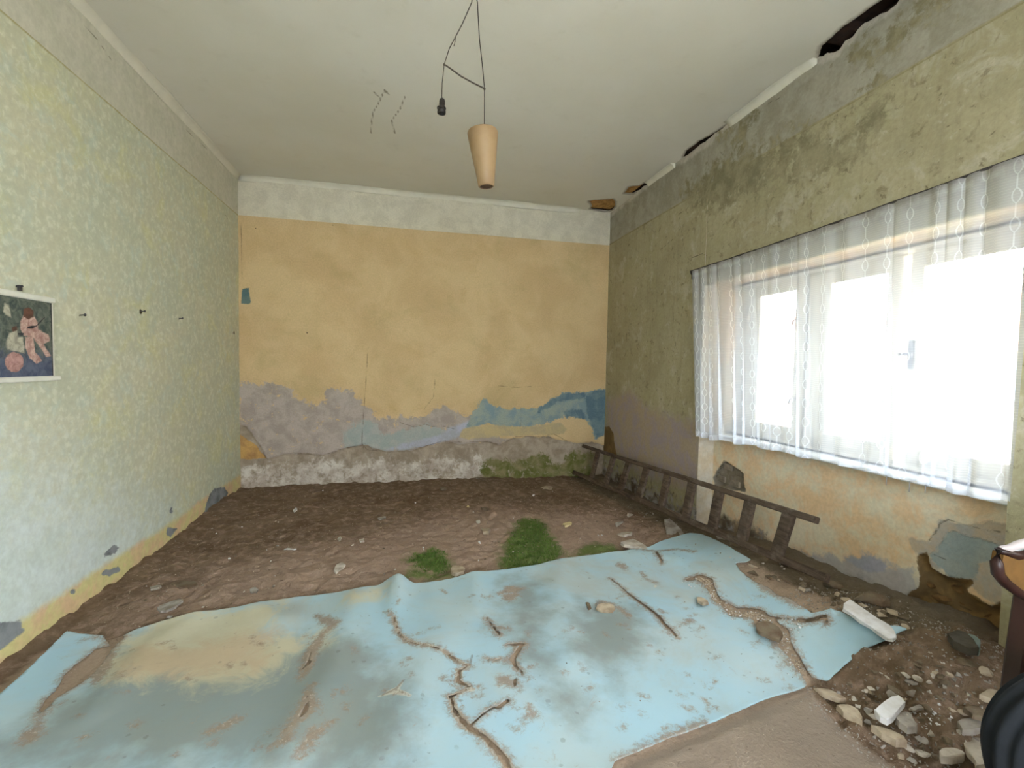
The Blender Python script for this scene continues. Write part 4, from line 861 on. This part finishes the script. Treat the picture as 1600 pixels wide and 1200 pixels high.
lute = umax(stroke(U, Vv, cp5([(245, 545), (285, 540), (330, 530), (420, 440)]), [.004, .006, .003, .002]), pf([(135, 600), (200, 600), (195, 625), (140, 620)])); blue = 1.255-Vv; edg = 0.006-np.minimum(2.5-U, 1.0)
t = NT('print_pigment'); nz = t.noise(26, 6, 0.7, 0.8); e = t.math('SUBTRACT', t.noise(40, 5, 0.7, 0.5), 0.5)
col = t.mix(t.rng(nz, 0.35, 0.65), sc(58, 74, 70), sc(110, 116, 106)); 
for a, c1, c2, am, so_ in [('blue', sc(62, 76, 100), sc(96, 104, 122), 0.08, 0.04), ('skirt', sc(196, 158, 150), sc(150, 110, 104), 0.008, .003), ('whit', sc(196, 194, 172), sc(150, 146, 130), 0.008, .004), ('skin', sc(208, 180, 166), sc(160, 122, 112), 0.008, .003), ('hair', sc(110, 76, 62), sc(84, 60, 50), 0.006, .003), ('lute', sc(40, 42, 50), sc(30, 30, 36), 0.003, .002), ('edg', sc(36, 38, 42), sc(36, 38, 42), .004, .003)]:
    col = t.mix(t.rng(t.math('MULTIPLY_ADD', e, am*2, t.attr(a)), -so_, so_), col, t.mix(t.rng(nz, 0.35, 0.65), c1, c2))
print_m = t.done(t.bsdf(col, 0.5, None, spec=0.35))
me = np_mesh('print', np.stack([np.full_like(U, XL+0.016)-PO.x, U-PO.y, Vv-PO.z], 1), Q, dict(skin=skin, whit=whit, skirt=skirt, hair=hair, lute=lute, blue=blue, edg=edg)); link_mesh('print', me, print_m, pic)
paper_m = simple('paper_margin', sc(222, 222, 206), 0.8, 0.05, 10, 0.05); bat_m = simple('white_batten', sc(230, 230, 216), 0.6, 0.05, 10, 0.1)
def pbox(name, lo, hi, mat, bev=0.0): return box_obj(name, Vector(lo)-PO, Vector(hi)-PO, mat, pic, bev)
pbox('backing_sheet', (XL+0.008, 1.97, 1.15), (XL+0.0145, 2.512, 1.50), paper_m)
pbox('top_batten', (XL+0.002, 1.955, 1.488), (XL+0.024, 2.515, 1.513), bat_m, .004); pbox('bottom_batten', (XL+0.002, 1.955, 1.135), (XL+0.024, 2.537, 1.158), bat_m, .004)
nl = at(31, 450, 0, XL+.01); bm = bmesh.new(); add_tube(bm, [(XL-PO.x-.004, nl.y-PO.y, nl.z-PO.z+.006), (XL+.02-PO.x, nl.y-PO.y, nl.z-PO.z+.008)], .005, 6); add_box(bm, (XL+.006-PO.x, nl.y-PO.y-.008, nl.z-PO.z-.012), (XL+.014-PO.x, nl.y-PO.y+.008, nl.z-PO.z+.012)); bm_obj('hanging_nail', bm, iron_m, pic)
# nails left in the wall
for k, (px, py, lb) in enumerate([(220, 487, 'rusty nail in the left wall, the middle one, in a dark smudge'), (125, 493, 'small rusty nail in the left wall nearest the picture'), (280, 498, 'small rusty nail in the left wall nearest the far corner')]):
    p = at(px, py, 0, XL); bm = bmesh.new(); add_tube(bm, [(-.015, 0, 0), (.022, 0, .004)], .0035, 6); add_tube(bm, [(.020, 0, .004), (.024, 0, .004)], .007, 8); o = bm_obj('nail', bm, iron_m); o.location = (p.x, p.y, p.z); tagk(o, lb, 'nail', 'nails in the left wall')

# ================================================================== RUBBLE
white_m = simple('white_plaster_chunk', sc(222, 222, 224), 0.9, 0.06, 14, 0.4, col2=sc(196, 192, 188))
pale_m = simple('pale_plaster_chunk', sc(200, 192, 180), 0.95, 0.1, 16, 0.5, col2=sc(160, 148, 134))
grey_m = simple('grey_mortar_chunk', sc(166, 160, 152), 0.95, 0.12, 16, 0.6, col2=sc(128, 118, 108))
beige_m = simple('beige_plaster_chunk', sc(190, 176, 154), 0.95, 0.1, 14, 0.5, col2=sc(150, 132, 112))
earth_m = simple('earth_lump', sc(122, 110, 92), 0.97, 0.15, 12, 0.8, col2=sc(104, 84, 66), dist=0.01)
darkst_m = simple('dark_stone', sc(84, 80, 72), 0.9, 0.12, 12, 0.6, col2=sc(60, 54, 46)); mint_m = simple('blue_green_paint_flake', sc(126, 142, 138), 0.85, 0.08, 14, 0.3)
yel_m = simple('yellowish_plaster_chunk', sc(222, 206, 158), 0.9, 0.06, 14, 0.3)
MT = dict(w=white_m, p=pale_m, g=grey_m, b=beige_m, e=earth_m, d=darkst_m, y=yel_m, m=mint_m)
def slab(name, poly, thick, mat, label, cat, lift=0.0, side=None, rise=None, seed=0):
    """broken plate: outline of its upper face in the photograph, put on the ground below it"""
    rnd = random.Random(seed); thick = thick*0.55; rise = rise or (rnd.uniform(-.15, .15), rnd.uniform(-.25, .05)); c = (sum(p[0] for p in poly)/len(poly), sum(p[1] for p in poly)/len(poly)); g = sat(*c); zt = g.z+thick+lift
    top = [at(p[0], p[1], 2, zt) for p in poly]; cx = sum(p.x for p in top)/len(top); cy = sum(p.y for p in top)/len(top)
    zb = min(sz(p.x, p.y) for p in top)-0.006; bm = bmesh.new()
    def tl(p): return (rise[0]*(p.x-cx)+rise[1]*(p.y-cy)) if rise else 0.0
    n = len(top); mid = []
    # subdivide the outline a little so that the broken edge is uneven
    pts = []
    for i in range(n):
        a, b = top[i], top[(i+1) % n]; pts.append(a.copy()); q = a.lerp(b, 0.5); L = (b-a).length; q += Vector((rnd.uniform(-1, 1), rnd.uniform(-1, 1), 0))*L*0.10; pts.append(q)
    T = [bm.verts.new((p.x-cx, p.y-cy, thick+lift+tl(p)+rnd.uniform(-.002, .002))) for p in pts]
    B = [bm.verts.new(((p.x-cx)*rnd.uniform(.94, 1.05), (p.y-cy)*rnd.uniform(.94, 1.05), min(tl(p)+lift-0.002, thick+lift+tl(p)-.004) if rise else zb-g.z)) for p in pts]
    bm.faces.new(T); bm.faces.new(B[::-1]); k = len(T)
    for i in range(k): bm.faces.new((T[i], B[i], B[(i+1) % k], T[(i+1) % k]))
    bmesh.ops.bevel(bm, geom=[e for e in bm.edges if all(v in T for v in e.verts)], offset=0.003, segments=1, affect='EDGES', profile=0.6, clamp_overlap=True)
    o = bm_obj(name, bm, mat); o.location = (cx, cy, g.z); return tagk(o, label, cat)
slab('plaster_slab', crop(1200, 900, 4, [(470, 205), (512, 152), (590, 205), (690, 265), (770, 310), (802, 355), (796, 378), (745, 380), (640, 310), (540, 250)]), 0.022, white_m, 'long white plaster slab lying at the right corner of the linoleum', 'plaster slab', lift=0.034, rise=(0.02, 0.03), seed=1)
slab('plaster_chunk', crop(1200, 900, 4, [(665, 820), (730, 785), (815, 757), (858, 800), (800, 850), (745, 880), (700, 860)]), 0.035, white_m, 'bright white plaster block on top of the rubble, lower right', 'plaster chunk', lift=0.015, seed=2)
slab('plaster_chunk', crop(1200, 900, 4, [(800, 880), (850, 830), (900, 850), (930, 920), (935, 945), (870, 960), (820, 920)]), 0.035, grey_m, 'grey plaster block directly below the bright white block', 'plaster chunk', seed=3)
slab('plaster_chunk', crop(1200, 900, 4, [(285, 685), (380, 690), (440, 730), (490, 775), (450, 785), (390, 755), (330, 720)]), 0.030, beige_m, 'beige plaster slab at the pointed end of the linoleum tear', 'plaster chunk', seed=4)
slab('plaster_chunk', crop(1200, 900, 4, [(430, 795), (500, 800), (560, 830), (590, 880), (590, 905), (540, 880), (470, 840)]), 0.040, beige_m, 'beige plaster chunk just below the beige slab', 'plaster chunk', seed=5)
slab('plaster_chunk', crop(1200, 900, 4, [(645, 920), (740, 950), (830, 990), (870, 1030), (800, 1020), (710, 970)]), 0.045, beige_m, 'long brownish slab lying below the grey plaster block', 'plaster chunk', seed=6)
slab('plaster_chunk', crop(1200, 900, 4, [(915, 1072), (960, 1080), (1025, 1115), (980, 1125), (940, 1105)]), 0.014, pale_m, 'thin pale shard at the bottom edge of the rubble', 'plaster chunk', seed=7)
slab('plaster_chunk', crop(1200, 900, 4, [(1085, 1075), (1150, 1062), (1225, 1085), (1220, 1110), (1150, 1130), (1078, 1130)]), 0.045, pale_m, 'pale block at the bottom right of the rubble', 'plaster chunk', seed=8)
slab('plaster_chunk', crop(1200, 900, 4, [(1185, 900), (1260, 872), (1330, 900), (1370, 940), (1300, 965), (1215, 960)]), 0.035, grey_m, 'rounded grey block behind the big triangular slab', 'plaster chunk', seed=9)
slab('plaster_chunk', crop(1200, 900, 4, [(1190, 985), (1290, 975), (1408, 985), (1400, 1060), (1380, 1190), (1300, 1190), (1250, 1090)]), 0.035, pale_m, 'big pale triangular slab at the right end of the rubble', 'plaster chunk', seed=10)
slab('plaster_chunk', crop(1200, 900, 4, [(1220, 815), (1300, 805), (1400, 850), (1445, 890), (1450, 912), (1360, 880), (1280, 860)]), 0.030, earth_m, 'dusty brown slab between the grey block and the chair leg', 'plaster chunk', seed=11)
slab('plaster_chunk', crop(1200, 900, 4, [(1385, 690), (1440, 690), (1475, 740), (1465, 830), (1410, 770), (1320, 735), (1370, 720)]), 0.03, beige_m, 'ochre slab in the dark corner beside the chair', 'plaster chunk', seed=12)
slab('plaster_chunk', crop(1200, 900, 4, [(740, 655), (800, 690), (850, 730), (855, 760), (800, 740), (750, 700)]), 0.02, earth_m, 'flat earthy slab on the slope above the bright white block', 'plaster chunk', seed=13)
slab('plaster_chunk', crop(850, 800, 4, [(478, 195), (520, 178), (555, 158), (620, 190), (655, 215), (650, 232), (590, 222), (500, 212)]), 0.035, pale_m, 'large pale wedge of plaster at the far edge of the linoleum', 'plaster chunk', seed=14)
slab('plaster_chunk', crop(850, 800, 4, [(452, 128), (480, 108), (550, 130), (545, 148), (500, 150)]), 0.03, pale_m, 'small pale plaster chunk just behind the large wedge', 'plaster chunk', seed=15)
slab('plaster_chunk', crop(850, 800, 4, [(750, 60), (790, 60), (860, 110), (885, 145), (830, 160), (770, 130)]), 0.035, grey_m, 'broken grey plaster plate between the wedge and the ladder', 'plaster chunk', rise=(0.1, 0.1), seed=16)
slab('plaster_chunk', crop(700, 900, 4, [(935, 175), (980, 165), (1035, 180), (1045, 205), (1030, 225), (960, 218), (925, 200)]), 0.018, beige_m, 'flat oval piece of mortar lying on the linoleum near the long slit', 'plaster chunk', seed=17)
slab('plaster_chunk', crop(850, 800, 4, [(955, 530), (985, 525), (1020, 545), (1030, 565), (990, 575), (960, 555)]), 0.022, beige_m, 'small beige stone beside the crumb-filled tear in the linoleum', 'stone', seed=18)
slab('earth_lump', crop(850, 800, 4, [(1325, 690), (1390, 680), (1470, 720), (1495, 770), (1470, 795), (1390, 760), (1330, 730)]), 0.028, earth_m, 'brown earth clod lodged where the linoleum tears meet', 'clod', seed=19)
slab('plaster_chunk', [(915, 940), (921, 941), (924, 950), (919, 952)], 0.012, earth_m, 'small brown splinter lying on the linoleum left of the oval mortar piece', 'splinter', seed=20)
slab('plaster_chunk', crop(1200, 900, 4, [(900, 612), (930, 620), (970, 640), (960, 650), (925, 640)]), 0.015, pale_m, 'small pale shard on the earth slope above the bright white block', 'plaster chunk', seed=21)
slab('plaster_chunk', crop(100, 700, 4.8, [(640, 1030), (700, 1010), (730, 1030), (715, 1060), (650, 1068)]), 0.02, pale_m, 'rounded pale stone on the dirt near the left wall', 'stone', seed=22)
slab('plaster_chunk', crop(0, 900, 4, [(980, 185), (1030, 165), (1120, 145), (1148, 160), (1100, 195), (1040, 215), (990, 205)]), 0.018, grey_m, 'flat grey oval stone nearest the linoleum on the left', 'stone', seed=23)
slab('plaster_chunk', crop(100, 700, 4.8, [(800, 1010), (900, 990), (990, 1005), (1005, 1030), (940, 1050), (850, 1040)]), 0.014, earth_m, 'long earth coloured slab behind the flat grey oval stone', 'stone', seed=24)
slab('plaster_chunk', crop(350, 720, 4, [(685, 680), (700, 650), (735, 635), (760, 645), (745, 670), (700, 695)]), 0.018, pale_m, 'pale elongated plaster flake in the middle of the brown dirt', 'plaster chunk', seed=25)
slab('plaster_chunk', crop(650, 720, 6, [(1375, 580), (1440, 560), (1462, 578), (1450, 600), (1400, 615)]), 0.03, yel_m, 'yellowish white plaster chunk right of the big moss patch', 'plaster chunk', seed=26)
slab('plaster_chunk', crop(650, 720, 6, [(1170, 240), (1230, 232), (1282, 245), (1270, 262), (1200, 262)]), 0.02, beige_m, 'flat oval stone near the foot of the far wall', 'stone', seed=27)
slab('plaster_chunk', crop(650, 720, 6, [(550, 165), (620, 140), (730, 142), (740, 160), (640, 172)]), 0.02, earth_m, 'flat earthy plate at the foot of the far wall', 'stone', seed=28)
slab('plaster_chunk', crop(650, 720, 6, [(325, 1000), (345, 960), (400, 965), (460, 1000), (450, 1040), (370, 1075), (335, 1050)]), 0.035, beige_m, 'pinkish plaster lump at the linoleum edge below the small moss patch', 'plaster chunk', seed=29)
slab('plaster_chunk', crop(650, 720, 6, [(600, 620), (670, 610), (700, 640), (680, 680), (630, 670)]), 0.04, beige_m, 'pinkish lump on the dirt left of the big moss patch', 'plaster chunk', seed=30)
slab('plaster_chunk', crop(650, 720, 6, [(610, 425), (660, 420), (690, 445), (660, 462), (620, 455)]), 0.035, earth_m, 'brown lump beside a small hollow in the middle of the dirt', 'clod', seed=31)
slab('plaster_chunk', crop(350, 720, 4, [(845, 490), (870, 478), (878, 500), (850, 508)]), 0.02, pale_m, 'small pale stone on the dirt, right one of a close pair', 'stone', seed=32)
slab('plaster_chunk', crop(350, 720, 4, [(708, 485), (725, 468), (735, 478), (718, 498)]), 0.018, pale_m, 'small pale stone on the dirt, left one of a close pair', 'stone', seed=33)
slab('plaster_chunk', crop(350, 720, 4, [(960, 355), (1005, 340), (1012, 352), (975, 368)]), 0.02, grey_m, 'grey flat stone in the middle distance of the dirt', 'stone', seed=34)
slab('plaster_chunk', crop(350, 720, 4, [(160, 800), (190, 785), (215, 800), (205, 825), (175, 825)]), 0.022, grey_m, 'grey stone sunk in the dirt left of the centre', 'stone', seed=35)
slab('plaster_chunk', crop(350, 720, 4, [(432, 305), (450, 292), (458, 305), (440, 318)]), 0.014, white_m, 'tiny bright white chip alone on the far dirt', 'plaster chip', seed=36)
slab('plaster_chunk', crop(350, 720, 4, [(375, 545), (400, 530), (415, 548), (455, 550), (440, 560), (400, 558)]), 0.012, white_m, 'bright white splintered chip on the left of the brown dirt', 'plaster chip', seed=37)
# dark stone with a painted face
slab('painted_stone', crop(1200, 900, 4, [(1120, 345), (1180, 325), (1240, 345), (1300, 430), (1320, 460), (1260, 455), (1160, 400)]), 0.05, darkst_m, 'dark stone in the right corner under the broken wall', 'stone', seed=38)
slab('painted_stone', crop(1200, 900, 4, [(1232, 342), (1290, 350), (1330, 400), (1322, 462), (1285, 425)]), 0.065, mint_m, 'blue-green painted fragment leaning on the dark corner stone', 'plaster chunk', seed=39)
def rock(name, px, py, wpx, hpx, mk, label, cat, seed, rz=None, asp=0.8):
    g = sat(px, py); d = (g-CAM).dot(FW); w = wpx*d/F_PX; h = hpx*d/F_PX*0.9; me = rock_mesh(seed, w, w*asp, h); me.materials.append(MT[mk])
    o = bpy.data.objects.new(name, me); COL.objects.link(o); o.location = (g.x, g.y, g.z-h*0.15); o.rotation_euler = (0, 0, random.uniform(0, 6) if rz is None else rz); return tagk(o, label, cat)
rock('stone', 1360, 940, 62, 26, 'e', 'large rounded earthy stone against the wall foot behind the white slab', 'stone', 50, -0.5, 0.6)
rock('stone', 1300, 918, 40, 20, 'e', 'rounded earthy stone between the ladder end and the larger stone', 'stone', 51, -0.5, 0.6)
rock('stone', 1375, 962, 22, 12, 'b', 'pinkish beige stone peeping over the long white slab', 'stone', 52)
rock('stone', 1414, 981, 20, 8, 'b', 'flat beige stone just beyond the far end of the long white slab', 'stone', 53, 0.2)
rock('stone', 1400, 1092, 30, 18, 'g', 'grey-brown stone touching the top of the bright white block', 'stone', 54)
rock('stone', 1435, 1112, 28, 14, 'g', 'grey stone to the right of the bright white block', 'stone', 55, 0.1)
rock('stone', 1461, 1052, 13, 9, 'b', 'small beige stone on the slope above the rubble', 'stone', 56)
rock('stone', 1423, 1085, 22, 12, 'g', 'flat stone on the slope just above the bright white block', 'stone', 57, -0.4)
rock('stone', 1452, 1148, 16, 12, 'p', 'small pale stone right of the long brownish slab', 'stone', 58)
rock('stone', 1508, 1040, 34, 20, 'e', 'earthy stone in shadow in front of the chair', 'stone', 59)
rock('stone', 1538, 1052, 30, 14, 'b', 'thin beige stone in the shadow right of the earthy stone', 'stone', 60)
rock('stone', 1478, 1072, 26, 14, 'e', 'earthy stone left of the ochre slab', 'stone', 61)
rock('stone', 1480, 1160, 20, 14, 'e', 'earthy stone between the pale block and the triangular slab', 'stone', 62)
rock('stone', 972, 822, 26, 14, 'g', 'grey mortar lump behind the small pale chunk', 'stone', 63)
rock('stone', 985, 807, 16, 9, 'p', 'pale mortar lump farthest back near the ladder', 'stone', 64)
rock('stone', 1128, 842, 24, 13, 'p', 'white plaster lump lying behind the ladder rungs', 'stone', 65)
rock('stone', 1150, 852, 24, 12, 'e', 'brown clod under the lower ladder rail', 'clod', 66)
rock('stone', 1232, 886, 34, 20, 'e', 'earth clod propping the near end of the ladder', 'clod', 67, -0.4, 0.6)
rock('stone', 693, 765, 18, 8, 'e', 'earthy lump on the dirt close to the foot of the far wall, left of the moss', 'clod', 68)
rock('stone', 732, 793, 8, 6, 'y', 'small yellowish stone on the far dirt', 'stone', 69)
rock('stone', 748, 817, 12, 8, 'p', 'small pinkish stone behind the pinkish lump', 'stone', 70)
rock('stone', 749, 848, 8, 5, 'w', 'small white chip left of the big moss patch', 'plaster chip', 71)
rock('stone', 834, 775, 7, 5, 'w', 'tiny white chip beyond the big moss patch', 'plaster chip', 72)
rock('stone', 835, 743, 8, 4, 'y', 'small yellowish stone at the very foot of the far wall', 'stone', 73)
rock('stone', 265, 966, 10, 7, 'g', 'small grey stone at the linoleum edge on the left', 'stone', 74)
for k in range(46):
    px, py = random.uniform(1310, 1548), random.uniform(1040, 1190)
    if py < 1045+(1400-px)*0.35 or px < 1300+(py-1080)*0.95: continue
    rock('rough_stone', px, py, random.uniform(9, 22), random.uniform(6, 12), random.choice('ebgepg'), 'rough fist-size or smaller stone strewn in the rubble heap', 'stone', 300+k)['group'] = 'rough stones in the rubble heap'
for k in range(26):
    f = random.random(); rock('rough_stone', 1180+240*f+random.gauss(0, 5), 893+75*f+random.gauss(0, 6), random.uniform(10, 24), random.uniform(6, 11), random.choice('eegb'), 'rough earthy stone along the foot of the niche wall', 'stone', 360+k)['group'] = 'rough stones along the niche wall'
# small crumbs: counted pieces, copied
crumbs = []
for k in range(7):
    for mk in 'wpge': me = rock_mesh(200+k, 0.016, 0.013, 0.009, 8); me.materials.append(MT[mk]); crumbs.append(me)
def crumb(p, s, mk, label, cat, group):
    me = random.choice(crumbs[('wpge'.index(mk))::4]); o = bpy.data.objects.new('plaster_crumb' if mk in 'wp' else 'pebble', me); COL.objects.link(o)
    o.location = (p.x, p.y, p.z-0.001); o.rotation_euler = (0, 0, random.uniform(0, 6.28)); o.scale = (s, s, s); return tagk(o, label, cat, group)
tear_path = crop(850, 800, 4, [(900, 440), (960, 430), (1020, 455), (1045, 510), (1080, 570), (1130, 600), (1190, 650), (1260, 650), (1330, 660), (1430, 700), (1600, 715), (1480, 780), (1500, 850), (1550, 920), (1600, 1000)])
for k in range(190):
    i = random.randrange(len(tear_path)-1); f = random.random(); a, b = tear_path[i], tear_path[i+1]
    p = sat(a[0]+(b[0]-a[0])*f+random.gauss(0, 6), a[1]+(b[1]-a[1])*f+random.gauss(0, 4)); crumb(p, random.uniform(.35, 1.0), random.choice('wwpg'), 'small plaster crumb in the wide tear of the linoleum', 'plaster crumb', 'plaster crumbs in the linoleum tear')
for k in range(40):
    p = sat(random.gauss(1455, 14), random.gauss(1118, 12)); crumb(p, random.uniform(.4, 1.1), 'w', 'small white crumb right of the bright white block', 'plaster crumb', 'white crumbs in the rubble')
for k in range(120):
    px, py = random.uniform(1300, 1550), random.uniform(1035, 1195)
    if py < 1035+(1400-px)*0.35 or px < 1290+(py-1080)*0.95: continue
    crumb(sat(px, py), random.uniform(.5, 2.0), random.choice('pggeee'), 'small pebble in the rubble heap at the lower right', 'pebble', 'pebbles in the rubble heap')
for k in range(150):
    px = random.uniform(200, 1040); lo_ = 765 if px > 370 else 765+(370-px)*.72+12; hi_ = np.interp(px, [200, 400, 610, 900, 1040], [985, 940, 905, 862, 835])
    if hi_ < lo_: continue
    crumb(sat(px, random.uniform(lo_, hi_)), random.uniform(.35, 1.5), random.choice('pgeeew'), 'small pebble on the open brown dirt', 'pebble', 'pebbles on the brown dirt')
for k in range(60):
    p = sat(random.uniform(500, 1240), random.uniform(900, 1100)); crumb(p, random.uniform(.2, .55), random.choice('ge'), 'tiny dark crumb scattered on the linoleum', 'crumb', 'dark crumbs on the linoleum')
for k in range(50):
    f = random.random(); p = sat(1000+430*f+random.gauss(0, 8), 800+180*f+random.gauss(0, 9)); crumb(p, random.uniform(.5, 1.8), random.choice('gpee'), 'small pebble in the grit in front of the ladder', 'pebble', 'pebbles in front of the ladder')
# fine grit, beyond counting
def grit(name, n, fn, mat, smin, smax, label, offs=True):
    bm = bmesh.new()
    for k in range(n):
        q = fn()
        if q is None: continue
        x, y = q
        if offs and LX[0] < x < LX[-1] and LY[0] < y < LY[-1] and LS[int(np.searchsorted(LX, x)), int(np.searchsorted(LY, y))] > -0.004: continue
        s = random.uniform(smin, smax); z = sz(x, y); a = random.uniform(0, 6.28)
        vs = [bm.verts.new((x+s*math.cos(a+2.1*i)*random.uniform(.6, 1), y+s*math.sin(a+2.1*i)*random.uniform(.6, 1), z-0.001)) for i in range(3)]; tpv = bm.verts.new((x+random.uniform(-.3, .3)*s, y, z+s*random.uniform(.5, .9)))
        for i in range(3): bm.faces.new((vs[i], vs[(i+1) % 3], tpv))
    return tagk(bm_obj(name, bm, mat), label, 'grit', kind='stuff')
grit('dirt_grit', 2600, lambda: (random.uniform(XL+.05, 2.1), random.uniform(2.3, 4.85)), beige_m, 0.002, 0.006, 'loose brown soil crumbs over the bare dirt floor')
grit('rubble_grit', 3000, lambda: (random.uniform(1.45, 2.19), random.uniform(0.85, 1.9)), grey_m, 0.002, 0.008, 'grey grit between the stones of the rubble heap')
tp_ = G(tear_path)
def gt():
    i = random.randrange(len(tp_)-1); f = random.random(); return (tp_[i][0]*(1-f)+tp_[i+1][0]*f+random.gauss(0, .02), tp_[i][1]*(1-f)+tp_[i+1][1]*f+random.gauss(0, .02))
grit('tear_grit', 1600, gt, beige_m, 0.002, 0.007, 'pale grit filling the wide tear of the linoleum')
# short moss growth on the dirt
mossm = simple('moss_tufts', sc(92, 118, 50), 0.95, 0.15, 30, 0.3, col2=sc(66, 92, 38))
def mossblades(name, poly, n, label):
    xs = [p[0] for p in poly]; ys = [p[1] for p in poly]; pts = [(random.uniform(min(xs), max(xs)), random.uniform(min(ys), max(ys))) for _ in range(n)]
    d = sdp([p[0] for p in pts], [p[1] for p in pts], poly)+0.05*fbm([p[0] for p in pts], [p[1] for p in pts], 8, 3); bm = bmesh.new()
    for (x, y), dd in zip(pts, d):
        if dd < random.uniform(-0.01, 0.04): continue
        z = fz(x, y); a = random.uniform(0, 6.28); w = random.uniform(.002, .004); h = random.uniform(.005, .013)
        bm.faces.new([bm.verts.new(c) for c in ((x-w*math.cos(a), y-w*math.sin(a), z-.002), (x+w*math.cos(a), y+w*math.sin(a), z-.002), (x+random.uniform(-.006, .006), y+random.uniform(-.006, .006), z+h))])
    return tagk(bm_obj(name, bm, mossm), label, 'moss', kind='stuff')
mossblades('moss_patch', mp1, 9000, 'large patch of green moss on the dirt beyond the linoleum'); mossblades('moss_patch', mp2, 3500, 'smaller patch of green moss left of the large one')

# ================================================================== CHAIR AND TYRE at the right edge
dwood = simple('dark_maroon_chair_wood', sc(58, 36, 32), 0.4, 0.15, 14, 0.1, spec=0.4); ochre = simple('ochre_upholstery', sc(122, 90, 48), 0.9, 0.1, 20, 0.3); dust = simple('pale_dust_cover', sc(206, 198, 200), 0.9, 0.05, 12, 0.2)
ch = empty('armchair', (1.98, 0.72, float(gz(1.98, 0.72))), label='old armchair with dark wooden frame and ochre upholstery at the right edge', cat='chair'); CO = ch.location.copy()
CYP = 0.93
def cy(px, py, y=CYP): return at(px, py, 1, y)-CO
loop = [(1561, 858), (1557, 878), (1559, 896), (1570, 910), (1586, 922), (1606, 936), (1640, 950), (1700, 955)]
bm = bmesh.new(); add_tube(bm, [cy(*p) for p in loop], [.010, .014, .015, .014, .013, .012, .013, .014], 10); bm_obj('arm_frame', bm, dwood, ch, True)
bm = bmesh.new(); add_tube(bm, [cy(1561, 860), cy(1590, 868), cy(1620, 860), cy(1700, 845)], [.009, .013, .015, .016], 10); bm_obj('top_rail', bm, dwood, ch, True)
bm = bmesh.new(); ptsf = [cy(*p) for p in [(1566, 864), (1563, 880), (1566, 894), (1582, 912), (1606, 928), (1640, 942), (1700, 947), (1700, 850), (1620, 858), (1590, 866)]]
F1 = [bm.verts.new(p+Vector((0, -.004, 0))) for p in ptsf]; F2 = [bm.verts.new(p+Vector((0, .022, 0))) for p in ptsf]; bm.faces.new(F1); bm.faces.new(F2[::-1])
for i in range(len(F1)): bm.faces.new((F1[i], F2[i], F2[(i+1) % len(F1)], F1[(i+1) % len(F1)]))
bm_obj('side_panel', bm, ochre, ch)
bm = bmesh.new(); add_tube(bm, [cy(1563, 856), cy(1576, 857), cy(1592, 851), (cy(1610, 846)), cy(1660, 838)], [.006, .010, .012, .012, .013], 10)
for v in bm.verts: v.co.z = v.co.z if v.co.z > 0 else v.co.z
bm_obj('arm_pad', bm, dust, ch, True)
def leg(a, b, w=.034): bar('leg', a, b, w, w, dwood, ch, Vector((0, 1, 0)), 0.8, 3, 4)
lt = cy(1607, 935); g0 = at(1560, 1190, 1, 0.86)
gx, gy = 1.565, 0.86; leg(lt, Vector((gx-CO.x, gy-CO.y, fz(gx, gy)-CO.z-.004)), .05)
for x, y in ((2.12, 0.93), (2.01, 0.42), (2.14, 0.45)): leg(Vector((x-CO.x, y-CO.y, .42)), Vector((x-CO.x, y-CO.y, fz(x, y)-CO.z-.006)))
box_obj('seat', (0.0, -0.34, 0.36), (0.19, 0.22, 0.47), ochre, ch, 0.02); box_obj('backrest', (0.10, -0.34, 0.46), (0.17, 0.22, 0.80), ochre, ch, 0.02)
rub = simple('dark_grey_rubber', sc(44, 48, 54), 0.85, 0.1, 20, 0.1, spec=0.2)
TR, Tr = 0.205, 0.075; tc = Vector((1.69, 0.66, 0)); tc.z = fz(tc.x, tc.y)+TR+Tr-0.02
bm = bmesh.new(); prof = []
for k in range(72):
    a = 2*PI*k/72; rr_ = Tr*(1.0+(0.06*(1 if (k % 6) < 3 else -1) )); prof.append((TR+rr_*math.cos(a), rr_*math.sin(a)*0.92))
add_lathe(bm, prof, 72, close=True); bm.transform(Matrix.Translation((0, 0, 0)) @ Matrix.Rotation(-0.75, 4, 'Z') @ Matrix.Rotation(PI/2, 4, 'X'))
ty = bm_obj('tyre', bm, rub, None, True); ty.location = tc; tagk(ty, 'dark grey ribbed tyre standing at the lower right corner beside the chair', 'tyre')
